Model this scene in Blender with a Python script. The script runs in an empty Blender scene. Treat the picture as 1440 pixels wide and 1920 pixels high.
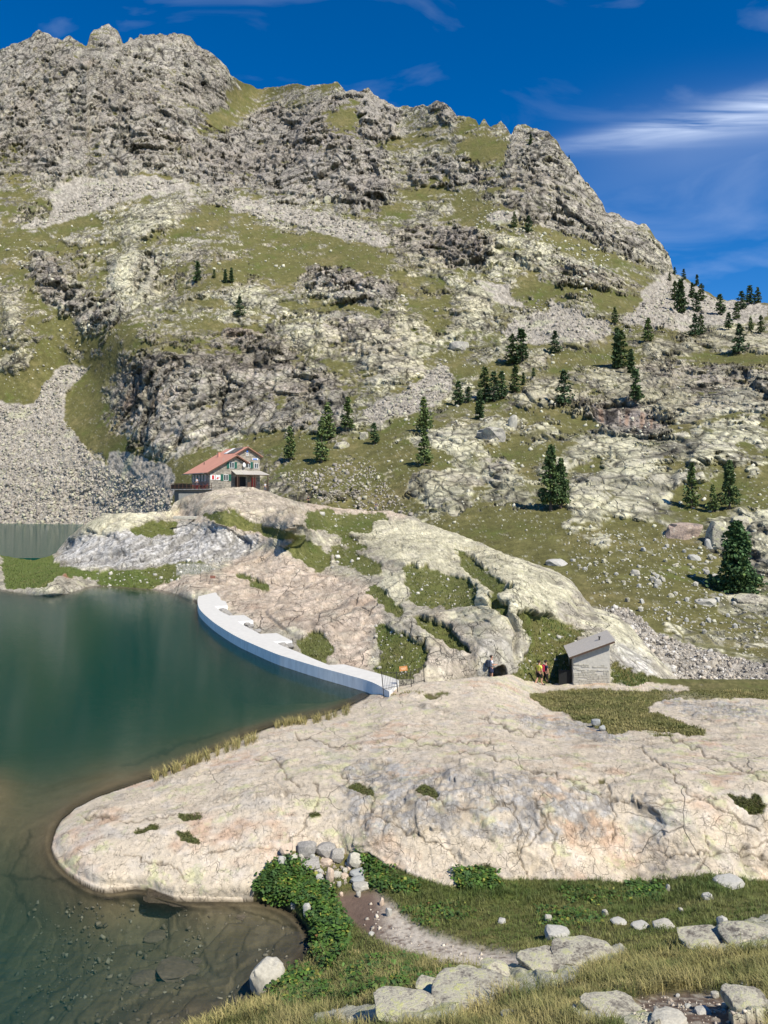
import bpy, bmesh, math, random
import numpy as np
from mathutils import Vector, Matrix
R = math.radians
C = bpy.context.scene.collection
scene = bpy.context.scene

# ------------------------------------------------------------------ camera, sky, sun, exposure
F, CU, HV, CH = 1442.0, 720.0, 930.0, 11.5       # focal length in photo pixels, centre column, horizon row, eye height over the lake
cam_d = bpy.data.cameras.new('camera'); cam = bpy.data.objects.new('camera', cam_d); C.objects.link(cam)
cam.location = (0, 0, CH); cam.rotation_euler = (R(90), 0, 0)
cam_d.sensor_fit = 'VERTICAL'; cam_d.sensor_height = 36; cam_d.lens = F/1920*36
cam_d.shift_y = -30/1920; cam_d.clip_start = 0.05; cam_d.clip_end = 6000
scene.camera = cam

SUN_EL, SUN_AZ = R(49), R(144)          # azimuth clockwise from +Y (north); the sun stands to the right and behind the camera
world = bpy.data.worlds.new('World'); scene.world = world; world.use_nodes = True
nt = world.node_tree; N = nt.nodes; L = nt.links
for n in list(N): N.remove(n)
def nd(tree, t, **k):
    n = tree.nodes.new(t)
    for a, b in k.items(): setattr(n, a, b)
    return n
def mth(tree, op, a, b=None, c=None, clamp=False):
    n = tree.nodes.new('ShaderNodeMath'); n.operation = op; n.use_clamp = clamp
    for i, v in enumerate((a, b, c)):
        if v is None: continue
        if isinstance(v, (int, float)): n.inputs[i].default_value = v
        else: tree.links.new(v, n.inputs[i])
    return n.outputs[0]
out = nd(nt, 'ShaderNodeOutputWorld'); bg = nd(nt, 'ShaderNodeBackground')
sky = nd(nt, 'ShaderNodeTexSky', sky_type='NISHITA', sun_disc=False, sun_elevation=SUN_EL, sun_rotation=SUN_AZ,
         altitude=2200, air_density=1.0, dust_density=0.15, ozone_density=2.5)
hs = nd(nt, 'ShaderNodeHueSaturation'); hs.inputs['Saturation'].default_value = 1.43; hs.inputs['Value'].default_value = 1.30
hs.inputs['Hue'].default_value = 0.507
L.new(sky.outputs[0], hs.inputs['Color'])
tc = nd(nt, 'ShaderNodeTexCoord'); sp = nd(nt, 'ShaderNodeSeparateXYZ'); L.new(tc.outputs['Generated'], sp.inputs[0])
ysafe = mth(nt, 'MAXIMUM', sp.outputs[1], 0.05)
px = mth(nt, 'DIVIDE', sp.outputs[0], ysafe); pz = mth(nt, 'DIVIDE', sp.outputs[2], ysafe)
cb = nd(nt, 'ShaderNodeCombineXYZ'); L.new(px, cb.inputs[0]); L.new(pz, cb.inputs[1])
def wnoise(sx, sy, rot, detail, scale=1.0, dist=0.0, off=0.0):
    mp = nd(nt, 'ShaderNodeMapping'); mp.inputs['Scale'].default_value = (sx, sy, 1); mp.inputs['Rotation'].default_value = (0, 0, rot)
    mp.inputs['Location'].default_value = (off, off, 0)
    L.new(cb.outputs[0], mp.inputs[0]); t = nd(nt, 'ShaderNodeTexNoise'); t.inputs['Scale'].default_value = scale
    t.inputs['Detail'].default_value = detail; t.inputs['Distortion'].default_value = dist; L.new(mp.outputs[0], t.inputs['Vector'])
    return t.outputs['Fac']
# the long cirrus streak rising to the right
line = mth(nt, 'ADD', mth(nt, 'MULTIPLY', mth(nt, 'SUBTRACT', px, 0.2), 0.17), 0.450)
wob = mth(nt, 'MULTIPLY', mth(nt, 'SUBTRACT', wnoise(3, 9, R(-8), 3), 0.5), 0.025)
d = mth(nt, 'SUBTRACT', mth(nt, 'ADD', pz, wob), line)
w = mth(nt, 'MAXIMUM', mth(nt, 'ADD', mth(nt, 'MULTIPLY', mth(nt, 'SUBTRACT', px, 0.2), 0.042), 0.009), 0.006)
g = mth(nt, 'EXPONENT', mth(nt, 'MULTIPLY', mth(nt, 'POWER', mth(nt, 'DIVIDE', mth(nt, 'ABSOLUTE', d), w), 2.0), -1.0))
fade = mth(nt, 'MULTIPLY', mth(nt, 'SUBTRACT', px, 0.17), 4.5, clamp=True)
fib = mth(nt, 'MULTIPLY', mth(nt, 'SUBTRACT', wnoise(3.0, 40, R(-9.5), 7, 1.0, 0.8), 0.30), 2.4, clamp=True)
streak = mth(nt, 'MULTIPLY', mth(nt, 'MULTIPLY', g, fade), fib)
soft = mth(nt, 'MULTIPLY', mth(nt, 'MULTIPLY', mth(nt, 'EXPONENT', mth(nt, 'MULTIPLY', mth(nt, 'POWER', mth(nt, 'DIVIDE', mth(nt, 'ABSOLUTE', mth(nt, 'ADD', d, 0.03)), 0.06), 2.0), -1.0)), fade), 0.10)
wisp = mth(nt, 'MULTIPLY', mth(nt, 'SUBTRACT', wnoise(3.0, 7.0, R(-25), 7, 1.2, 0.8, 3.7), 0.55), 1.1, clamp=True)
low = mth(nt, 'MULTIPLY', mth(nt, 'SUBTRACT', wnoise(5.0, 16.0, R(-10), 6, 1.0, 0.5, 1.3), 0.5), 2.2, clamp=True)
lowm = mth(nt, 'MULTIPLY', mth(nt, 'SUBTRACT', 0.42, pz), 4.0, clamp=True)
cl = mth(nt, 'ADD', mth(nt, 'ADD', streak, soft), mth(nt, 'ADD', mth(nt, 'MULTIPLY', wisp, 0.45), mth(nt, 'MULTIPLY', mth(nt, 'MULTIPLY', low, lowm), 0.4)), clamp=True)
up = mth(nt, 'MULTIPLY', sp.outputs[1], 6.0, clamp=True)
cl = mth(nt, 'MULTIPLY', cl, up)
mx = nd(nt, 'ShaderNodeMix', data_type='RGBA'); L.new(mth(nt, 'MULTIPLY', cl, 0.92), mx.inputs['Factor']); L.new(hs.outputs[0], mx.inputs['A'])
mx.inputs['B'].default_value = (10.5, 11.6, 13.4, 1)
L.new(mx.outputs['Result'], bg.inputs[0]); bg.inputs[1].default_value = 0.083
L.new(bg.outputs[0], out.inputs[0])

sun_d = bpy.data.lights.new('sun', 'SUN'); sun_d.energy = 4.8; sun_d.angle = R(0.53); sun_d.color = (1.0, 0.935, 0.815)
sun = bpy.data.objects.new('sun', sun_d); C.objects.link(sun)
sd = Vector((math.cos(SUN_EL)*math.sin(SUN_AZ), math.cos(SUN_EL)*math.cos(SUN_AZ), math.sin(SUN_EL)))
sun.rotation_euler = sd.to_track_quat('Z', 'Y').to_euler(); sun.location = (60, -40, 80)
vs = scene.view_settings; vs.view_transform = 'Standard'; vs.look = 'None'; vs.exposure = 0.45; vs.gamma = 1.0; vs.use_curve_mapping = False
scene.cycles.max_bounces = 6; scene.cycles.diffuse_bounces = 2; scene.cycles.glossy_bounces = 2; scene.cycles.transparent_max_bounces = 8
scene.cycles.volume_bounces = 0; scene.cycles.use_denoising = True

# ------------------------------------------------------------------ numpy noise
rng = np.random.default_rng(7)
PERM = rng.permutation(256).astype(np.int32); PERM2 = np.concatenate([PERM, PERM, PERM])
_g = rng.normal(size=(256, 3)).astype(np.float32); GRAD = _g/np.linalg.norm(_g, axis=1, keepdims=True)*1.6
RND = rng.random((256, 7)).astype(np.float32)
def hsh(ix, iy, iz, seed=0):
    return PERM2[(PERM2[(PERM2[(ix+seed) & 255]+(iy & 255)) & 255]+(iz & 255)) & 255]
def perlin(p, seed=0):
    p = p.astype(np.float32); i = np.floor(p).astype(np.int32); f = p-i
    w = f*f*f*(f*(f*6-15)+10); r = 0
    for dx in (0, 1):
        wx = w[..., 0] if dx else 1-w[..., 0]
        for dy in (0, 1):
            wy = w[..., 1] if dy else 1-w[..., 1]
            for dz in (0, 1):
                wz = w[..., 2] if dz else 1-w[..., 2]
                gr = GRAD[hsh(i[..., 0]+dx, i[..., 1]+dy, i[..., 2]+dz, seed)]
                r = r + wx*wy*wz*(gr[..., 0]*(f[..., 0]-dx)+gr[..., 1]*(f[..., 1]-dy)+gr[..., 2]*(f[..., 2]-dz))
    return r
def fbm(p, octv=4, seed=0, gain=0.5, lac=2.03):
    r = 0; a = 1.0; s = 0
    for k in range(octv):
        r = r + a*perlin(p*(lac**k)+k*17.3, seed+k*31); s += a; a *= gain
    return r/s*1.6
def facet(p, seed=0, tilt=1.0):
    """fractured rock: each voronoi cell is a tilted facet; returns height, distance to the joint, a random per cell"""
    p = p.astype(np.float32); b = np.floor(p-0.5).astype(np.int32)
    F1 = np.full(p.shape[:-1], 9.0, np.float32); F2 = F1.copy(); H = np.zeros_like(F1); RR = np.zeros_like(F1)
    for dx in (0, 1):
        for dy in (0, 1):
            for dz in (0, 1):
                ix, iy, iz = b[..., 0]+dx, b[..., 1]+dy, b[..., 2]+dz
                h = hsh(ix, iy, iz, seed); r = RND[h]
                qx = p[..., 0]-ix-0.15-0.7*r[..., 0]; qy = p[..., 1]-iy-0.15-0.7*r[..., 1]; qz = p[..., 2]-iz-0.15-0.7*r[..., 2]
                dd = np.sqrt(qx*qx+qy*qy+qz*qz)
                hh = (r[..., 3]-0.5)*1.1+tilt*((r[..., 4]-0.5)*qx+(r[..., 5]-0.5)*qy+(r[..., 6]-0.5)*qz)*2
                c = dd < F1
                F2 = np.where(c, F1, np.minimum(F2, dd)); F1 = np.where(c, dd, F1)
                H = np.where(c, hh, H); RR = np.where(c, r[..., 2], RR)
    return H, F2-F1, RR
def sst(x, a, b):
    t = np.clip((x-a)/(b-a), 0, 1); return t*t*(3-2*t)
def lerp(a, b, t): return a+(b-a)*t
def mixc(a, b, t): return a*(1-t[..., None])+np.asarray(b, np.float32)*t[..., None]

# ------------------------------------------------------------------ hand traced maps of what grows and lies where
U0, V0, CS = -1000, -60, 4
CW, CHH = 3000//CS, 2500//CS
_uu = U0+CS*(np.arange(CW)+0.5); _vv = V0+CS*(np.arange(CHH)+0.5)
def in_poly(u, v, pts):
    r = np.zeros(np.broadcast(u, v).shape, bool); n = len(pts)
    for k in range(n):
        x1, y1 = pts[k]; x2, y2 = pts[(k+1) % n]
        if y1 == y2: continue
        c = ((v >= min(y1, y2)) & (v < max(y1, y2)))
        xx = x1+(v-y1)*(x2-x1)/(y2-y1)
        r ^= c & (u < xx)
    return r
def blur(a, r):
    if r < 1: return a
    k = np.ones(2*r+1)/(2*r+1)
    for _ in range(2):
        a = np.apply_along_axis(lambda m: np.convolve(np.pad(m, r, 'edge'), k, 'valid'), 0, a)
        a = np.apply_along_axis(lambda m: np.convolve(np.pad(m, r, 'edge'), k, 'valid'), 1, a)
    return a
class Canvas:
    def __init__(s, v=0.0): s.a = np.full((CHH, CW), v, np.float32)
    def poly(s, pts, val):
        us = [p[0] for p in pts]; vs_ = [p[1] for p in pts]
        i0, i1 = max(0, int((min(us)-U0)/CS)), min(CW, int((max(us)-U0)/CS)+2)
        j0, j1 = max(0, int((min(vs_)-V0)/CS)), min(CHH, int((max(vs_)-V0)/CS)+2)
        m = in_poly(_uu[None, i0:i1], _vv[j0:j1, None], pts); s.a[j0:j1, i0:i1][m] = val
    def ell(s, cu, cv, ru, rv, ang, val):
        a = R(ang); n = 20
        s.poly([(cu+ru*math.cos(t)*math.cos(a)-rv*math.sin(t)*math.sin(a), cv+ru*math.cos(t)*math.sin(a)+rv*math.sin(t)*math.cos(a))
                for t in [2*math.pi*k/n for k in range(n)]], val)
    def blur(s, r): s.a = blur(s.a, r).astype(np.float32); return s
    def get(s, u, v):
        x = np.clip((u-U0)/CS-0.5, 0, CW-1.001); y = np.clip((v-V0)/CS-0.5, 0, CHH-1.001)
        i = x.astype(int); j = y.astype(int); fx = x-i; fy = y-j; a = s.a
        return (a[j, i]*(1-fx)*(1-fy)+a[j, i+1]*fx*(1-fy)+a[j+1, i]*(1-fx)*fy+a[j+1, i+1]*fx*fy).astype(np.float32)
def tps(ctrl, reg=1e-3):
    c = np.array(ctrl, float); X = c[:, :2]/300.0; n = len(c)
    D = np.linalg.norm(X[:, None]-X[None], axis=2); K = np.where(D > 0, D*D*np.log(D+1e-12), 0)+np.eye(n)*reg
    Pm = np.hstack([np.ones((n, 1)), X]); A = np.zeros((n+3, n+3)); A[:n, :n] = K; A[:n, n:] = Pm; A[n:, :n] = Pm.T
    w = np.linalg.solve(A, np.concatenate([c[:, 2], np.zeros(3)]))
    def f(u, v):
        sh = u.shape; q = np.stack([u.ravel(), v.ravel()], 1)/300.0; o = np.zeros(len(q))
        for k in range(0, len(q), 20000):
            qq = q[k:k+20000]; D = np.linalg.norm(qq[:, None]-X[None], axis=2)
            o[k:k+20000] = np.where(D > 0, D*D*np.log(D+1e-12), 0)@w[:n]+w[n]+qq@w[n+1:]
        return o.reshape(sh)
    return f
def tps_grid(ctrl, reg=1e-3):
    """thin plate through the control points, tabulated on the canvas raster for fast lookup"""
    f = tps(ctrl, reg); cu = np.linspace(U0, U0+3000, 190); cv = np.linspace(V0, V0+2500, 220)
    G = f(*np.meshgrid(cu, cv))
    def g(u, v):
        x = np.clip((u-U0)/3000*189, 0, 188.999); y = np.clip((v-V0)/2500*219, 0, 218.999)
        i = x.astype(int); j = y.astype(int); fx = x-i; fy = y-j
        # smooth (catmull-rom) lookup so no facets of the table show
        def cub(a, b, c, d_, t): return b+0.5*t*(c-a+t*(2*a-5*b+4*c-d_+t*(3*(b-c)+d_-a)))
        def ix(k): return np.clip(i+k, 0, 189)
        rows = []
        for dj in (-1, 0, 1, 2):
            jj = np.clip(j+dj, 0, 219); rows.append(cub(G[jj, ix(-1)], G[jj, ix(0)], G[jj, ix(1)], G[jj, ix(2)], fx))
        return cub(*rows, fy)
    return g
def W(u, v, Y):
    u = np.asarray(u, float); v = np.asarray(v, float); Y = np.asarray(Y, float)
    return np.stack([(u-CU)/F*Y, Y, CH-(v-HV)/F*Y], -1)
def on_plane(u, v, z):          # the ground point at height z seen in that direction
    Y = (CH-z)*F/(v-HV); return ((u-CU)/F*Y, Y, z)
def grid_normals(Pg):
    du = np.gradient(Pg, axis=1); dv = np.gradient(Pg, axis=0); n = np.cross(du, dv)
    n /= np.linalg.norm(n, axis=-1, keepdims=True)+1e-9
    return n

# ------------------------------------------------------------------ materials
def new_mat(name):
    m = bpy.data.materials.new(name); m.use_nodes = True; t = m.node_tree; b = t.nodes['Principled BSDF']; return m, t, b
def tnoise(t, scale, detail=4, rough=0.6, vec=None, kind='ShaderNodeTexNoise', **k):
    n = nd(t, kind, **k); n.inputs['Scale'].default_value = scale
    if 'Detail' in n.inputs: n.inputs['Detail'].default_value = detail
    if kind == 'ShaderNodeTexNoise': n.inputs['Roughness'].default_value = rough
    if vec is not None: t.links.new(vec, n.inputs['Vector'])
    return n
def terrain_mat(name, s1, s2, bump, dist, var=0.35, cracks=()):
    """colour laid down per vertex (rock, lichen, turf...), finer mottling and relief from noise in world units"""
    m, t, b = new_mat(name); a = nd(t, 'ShaderNodeAttribute', attribute_name='tint')
    co = nd(t, 'ShaderNodeTexCoord').outputs['Object']
    n1 = tnoise(t, s1, 6, 0.7, co); n2 = tnoise(t, s2, 5, 0.7, co)
    f = mth(t, 'ADD', mth(t, 'MULTIPLY', mth(t, 'SUBTRACT', n1.outputs['Fac'], 0.5), var*2), mth(t, 'MULTIPLY', mth(t, 'SUBTRACT', n2.outputs['Fac'], 0.5), var*2))
    f = mth(t, 'ADD', f, 1.0); hgt = mth(t, 'ADD', n1.outputs['Fac'], mth(t, 'MULTIPLY', n2.outputs['Fac'], 0.5))
    for k, (cs_, wd, depth, gate) in enumerate(cracks):
        wn = tnoise(t, cs_*.9, 3, .6, co); va_ = nd(t, 'ShaderNodeVectorMath', operation='SCALE'); t.links.new(wn.outputs['Color'], va_.inputs[0]); va_.inputs['Scale'].default_value = .45/cs_
        ad_ = nd(t, 'ShaderNodeVectorMath', operation='ADD'); t.links.new(co, ad_.inputs[0]); t.links.new(va_.outputs[0], ad_.inputs[1])
        mp = nd(t, 'ShaderNodeMapping'); mp.inputs['Rotation'].default_value = (.2+.5*k, .6-1.1*k, .25+k*.5); mp.inputs['Scale'].default_value = (1, .38, .6+.9*(k % 2)); t.links.new(ad_.outputs[0], mp.inputs[0])
        vo = nd(t, 'ShaderNodeTexVoronoi', feature='DISTANCE_TO_EDGE'); vo.inputs['Scale'].default_value = cs_; t.links.new(mp.outputs[0], vo.inputs['Vector'])
        gn = tnoise(t, cs_*.35, 3, .6, co); wv = mth(t, 'MULTIPLY', mth(t, 'MAXIMUM', mth(t, 'SUBTRACT', gn.outputs['Fac'], gate), 0.0), wd*8)
        ln = mth(t, 'SUBTRACT', 1.0, mth(t, 'DIVIDE', vo.outputs['Distance'], mth(t, 'ADD', wv, 1e-4)), clamp=True); ln = mth(t, 'MULTIPLY', ln, a.outputs['Alpha'])
        f = mth(t, 'MULTIPLY', f, mth(t, 'SUBTRACT', 1.0, mth(t, 'MULTIPLY', ln, depth))); hgt = mth(t, 'SUBTRACT', hgt, mth(t, 'MULTIPLY', ln, .8))
    mxx = nd(t, 'ShaderNodeVectorMath', operation='SCALE'); t.links.new(a.outputs['Color'], mxx.inputs[0]); t.links.new(f, mxx.inputs['Scale'])
    t.links.new(mxx.outputs[0], b.inputs['Base Color']); b.inputs['Roughness'].default_value = 0.95
    b.inputs['Specular IOR Level'].default_value = 0.15
    bp = nd(t, 'ShaderNodeBump'); bp.inputs['Strength'].default_value = bump; bp.inputs['Distance'].default_value = dist
    t.links.new(hgt, bp.inputs['Height']); t.links.new(bp.outputs[0], b.inputs['Normal'])
    return m
def flat_mat(name, col, rough=0.8, var=0.25, scale=6.0, bump=0.2, bdist=0.01, metal=0.0, spec=0.3, stretch=None, col2=None):
    m, t, b = new_mat(name); co = nd(t, 'ShaderNodeTexCoord').outputs['Object']
    if stretch:
        mp = nd(t, 'ShaderNodeMapping'); mp.inputs['Scale'].default_value = stretch; t.links.new(co, mp.inputs[0]); co = mp.outputs[0]
    n = tnoise(t, scale, 6, 0.65, co); r = nd(t, 'ShaderNodeValToRGB')
    c2 = col2 or [c*(1-var) for c in col]; c1 = col if col2 else [min(1, c*(1+var)) for c in col]
    r.color_ramp.elements[0].color = (*c2, 1); r.color_ramp.elements[1].color = (*c1, 1)
    r.color_ramp.elements[0].position = 0.3; r.color_ramp.elements[1].position = 0.7
    t.links.new(n.outputs['Fac'], r.inputs[0]); t.links.new(r.outputs[0], b.inputs['Base Color'])
    b.inputs['Roughness'].default_value = rough; b.inputs['Metallic'].default_value = metal; b.inputs['Specular IOR Level'].default_value = spec
    if bump:
        bp = nd(t, 'ShaderNodeBump'); bp.inputs['Strength'].default_value = bump; bp.inputs['Distance'].default_value = bdist
        t.links.new(n.outputs['Fac'], bp.inputs['Height']); t.links.new(bp.outputs[0], b.inputs['Normal'])
    return m
M = {}
M['mountain'] = terrain_mat('mountain_rock', 0.35, 1.4, 0.6, 1.0, 0.40, ((.10, .09, .75, .42), (.33, .12, .7, .40)))
M['ridge'] = terrain_mat('ridge_rock', 1.3, 7.0, 0.8, 0.2, 0.36, ((.42, .03, .6, .49), (1.5, .04, .55, .50), (4.5, .05, .5, .48)))
M['near'] = terrain_mat('slab_rock', 5.0, 34.0, 0.95, 0.03, 0.36, ((.55, .010, .5, .50), (2.1, .018, .4, .53), (5.5, .026, .35, .50), (13, .035, .4, .47)))
M['bed'] = terrain_mat('lakebed', 1.2, 6.0, 0.3, 0.1, 0.35)

# ------------------------------------------------------------------ mesh and object helpers
def tag(o, label=None, cat=None, group=None, kind=None):
    if label: o['label'] = label
    if cat: o['category'] = cat
    if group: o['group'] = group
    if kind: o['kind'] = kind
    return o
def empty(name, loc=(0, 0, 0), rz=0.0):
    o = bpy.data.objects.new(name, None); o.empty_display_size = 0.3; C.objects.link(o); o.location = loc; o.rotation_euler = (0, 0, rz); return o
def link(name, me, parent=None, loc=None, rz=0.0):
    o = bpy.data.objects.new(name, me); C.objects.link(o)
    if parent: o.parent = parent
    if loc is not None: o.location = loc
    if rz: o.rotation_euler = (0, 0, rz)
    return o
def mesh_np(name, V, Fq, mat, cols=None, smooth=True):
    V = np.asarray(V, np.float32).reshape(-1, 3); Fq = np.asarray(Fq, np.int32); k = Fq.shape[1]
    me = bpy.data.meshes.new(name); me.vertices.add(len(V)); me.vertices.foreach_set('co', V.ravel())
    me.loops.add(Fq.size); me.loops.foreach_set('vertex_index', Fq.ravel()); me.polygons.add(len(Fq))
    me.polygons.foreach_set('loop_start', np.arange(0, Fq.size, k, dtype=np.int32)); me.polygons.foreach_set('loop_total', np.full(len(Fq), k, np.int32))
    me.update(calc_edges=True)
    if smooth: me.polygons.foreach_set('use_smooth', np.ones(len(Fq), bool))
    if cols is not None:
        a = me.color_attributes.new('tint', 'FLOAT_COLOR', 'POINT'); cols = np.asarray(cols); cols = cols.reshape(-1, cols.shape[-1]); c = np.ones((len(V), 4), np.float32); c[:, :cols.shape[1]] = cols
        a.data.foreach_set('color', c.ravel())
    if mat: me.materials.append(mat)
    return me
def grid_mesh(name, Pg, cols, mat, keep=None):
    nr, nc = Pg.shape[:2]; idx = np.arange(nr*nc).reshape(nr, nc)
    Fq = np.stack([idx[:-1, :-1], idx[1:, :-1], idx[1:, 1:], idx[:-1, 1:]], -1).reshape(-1, 4)
    if keep is not None:
        kk = (keep[:-1, :-1] & keep[1:, :-1] & keep[1:, 1:] & keep[:-1, 1:]).ravel(); Fq = Fq[kk]
        used = np.zeros(nr*nc, bool); used[Fq.ravel()] = True; remap = np.cumsum(used)-1
        return mesh_np(name, Pg.reshape(-1, 3)[used], remap[Fq], mat, cols.reshape(-1, cols.shape[-1])[used])
    return mesh_np(name, Pg, Fq, mat, cols)
def steps(a, b, s): return np.linspace(a, b, max(2, int(round(abs(b-a)/s))+1))
def ugrid(lo, hi, f0=-30, f1=1470, s=1.9, cs=14):
    l = [];
    if lo < f0: l.append(steps(lo, f0, cs)[:-1])
    l.append(steps(max(lo, f0), min(hi, f1), s))
    if hi > f1: l.append(steps(f1, hi, cs)[1:])
    return np.concatenate(l)

# ------------------------------------------------------------------ the mountain
SKY = [(-1000, 330), (-600, 210), (-300, 120), (-120, 118), (0, 92), (28, 80), (50, 72), (66, 58), (74, 54), (84, 60), (100, 68), (118, 76), (125, 66), (135, 66), (150, 82), (163, 85), (170, 60), (183, 50),
       (203, 45), (216, 52), (224, 64), (228, 80), (240, 76), (243, 68), (250, 72), (262, 66), (300, 62), (330, 61), (345, 62), (356, 66), (368, 82), (385, 92), (405, 105), (425, 122), (433, 140), (455, 152),
       (480, 164), (505, 163), (530, 160), (550, 154), (580, 161), (600, 156), (632, 154), (650, 168), (672, 170), (690, 162), (705, 180), (722, 190), (740, 200), (765, 198), (800, 198), (812, 189),
       (830, 190), (845, 200), (856, 216), (880, 218), (892, 224), (898, 232), (908, 222), (920, 236), (930, 232), (940, 226), (952, 240), (958, 252), (966, 236), (978, 231), (1000, 238), (1030, 248),
       (1045, 265), (1060, 290), (1075, 305), (1090, 330), (1105, 345), (1118, 362), (1128, 378), (1136, 396), (1150, 396), (1165, 404), (1180, 412), (1200, 420), (1212, 418), (1222, 434), (1238, 455),
       (1252, 475), (1261, 500), (1266, 512), (1285, 520), (1310, 538), (1335, 550), (1350, 560), (1375, 560), (1400, 566), (1440, 566), (1520, 575), (1700, 600), (2000, 640)]
BOT = [(-1000, 1012), (200, 1012), (330, 1004), (480, 985), (560, 975), (700, 1000), (850, 1040), (1000, 1110), (1100, 1175), (1240, 1310), (1440, 1325), (2000, 1380)]
MC = [(-1000, 360, 900), (-300, 120, 900), (0, 90, 850), (70, 60, 850), (200, 50, 850), (340, 65, 850), (430, 140, 830), (480, 165, 900), (550, 155, 850), (650, 160, 780), (750, 200, 760), (830, 190, 700),
      (940, 235, 650), (1040, 260, 600), (1130, 380, 560), (1220, 430, 520), (1260, 510, 480), (1320, 545, 430), (1440, 570, 380), (1700, 600, 340), (2000, 640, 300),
      (150, 330, 650), (350, 335, 640), (500, 380, 600), (700, 400, 560), (850, 380, 560), (950, 400, 500), (1050, 440, 480), (1200, 530, 430), (200, 200, 730), (600, 270, 690), (1000, 330, 560),
      (-300, 500, 560), (-800, 600, 560), (100, 480, 520), (300, 470, 500), (500, 480, 480), (700, 490, 450), (900, 520, 420), (1100, 560, 380), (1250, 600, 340),
      (60, 640, 430), (300, 560, 440), (420, 530, 425), (250, 625, 385), (-300, 750, 430), (-800, 800, 430), (450, 600, 390), (600, 600, 385),
      (300, 700, 330), (500, 700, 325), (300, 850, 285), (500, 820, 265), (620, 790, 262), (430, 850, 262), (620, 680, 330),
      (50, 780, 400), (170, 700, 420), (100, 850, 355), (0, 980, 318), (-300, 985, 322), (-800, 985, 330), (200, 975, 300), (320, 935, 252), (420, 900, 228),
      (560, 900, 200), (700, 850, 212), (600, 845, 225), (750, 750, 275), (800, 660, 335), (900, 620, 352), (1000, 600, 362), (700, 780, 262),
      (560, 965, 172), (700, 960, 170), (800, 985, 148), (900, 1035, 124), (1000, 1085, 107), (1100, 1140, 92), (1200, 1200, 78), (1250, 1265, 68), (1440, 1285, 60), (1440, 1200, 79), (2000, 1300, 60), (2000, 1000, 110),
      (1380, 1110, 100), (1300, 1000, 125), (1040, 960, 143), (900, 900, 176), (800, 865, 192), (1100, 850, 192), (1300, 850, 172), (1440, 850, 166), (1200, 750, 238), (1000, 740, 258),
      (850, 760, 262), (1440, 700, 240), (1200, 680, 288), (1440, 620, 320), (1300, 610, 345), (1700, 800, 180), (2000, 800, 170)]
fY = tps_grid([(u, v, math.log(y)) for u, v, y in MC], 2e-3)
rockC = Canvas(0.60); cliffC = Canvas(0.12); screeC = Canvas(0.0); paleC = Canvas(0.35)
# scree and rubble
paleC.poly([(700, 640), (1440, 620), (1600, 620), (1600, 1400), (900, 1400), (700, 950)], 0.55)
rockC.poly([(780, 640), (900, 620), (1150, 650), (1440, 640), (1600, 640), (1600, 1300), (1000, 1130), (780, 980)], .40)
for pts in ([(100, 345), (165, 330), (350, 335), (375, 345), (300, 368), (240, 372), (175, 402), (50, 437), (30, 427), (95, 400)],
            [(350, 350), (380, 380), (420, 396), (450, 370), (525, 383), (600, 395), (720, 430), (740, 465), (690, 462), (600, 437), (500, 407), (420, 396), (350, 382)],
            [(120, 682), (170, 687), (125, 730), (115, 780), (165, 845), (200, 882), (300, 905), (330, 960), (330, 1010), (-1000, 1012), (-1000, 720), (-300, 740), (0, 750), (65, 760), (80, 722)],
            [(200, 840), (320, 872), (340, 935), (240, 920), (205, 880)],
            [(1020, 555), (1070, 580), (1145, 610), (1150, 630), (1070, 645), (985, 650), (935, 632), (970, 597), (1030, 585)],
            [(835, 675), (850, 715), (835, 752), (770, 777), (690, 800), (680, 770), (765, 730), (820, 690)],
            [(1205, 540), (1255, 510), (1345, 560), (1440, 572), (1440, 600), (1300, 622), (1180, 612), (1140, 612), (1200, 580)],
            [(880, 520), (940, 530), (990, 582), (930, 572)], [(1120, 1132), (1180, 1140), (1232, 1190), (1330, 1222), (1440, 1248), (1600, 1270), (1600, 1300), (1440, 1292), (1250, 1272), (1200, 1210)],
            [(910, 395), (960, 395), (985, 405), (960, 420), (915, 420)], [(-300, 400), (-60, 380), (10, 410), (-60, 470), (-300, 480)]):
    screeC.poly(pts, 1.0)
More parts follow.
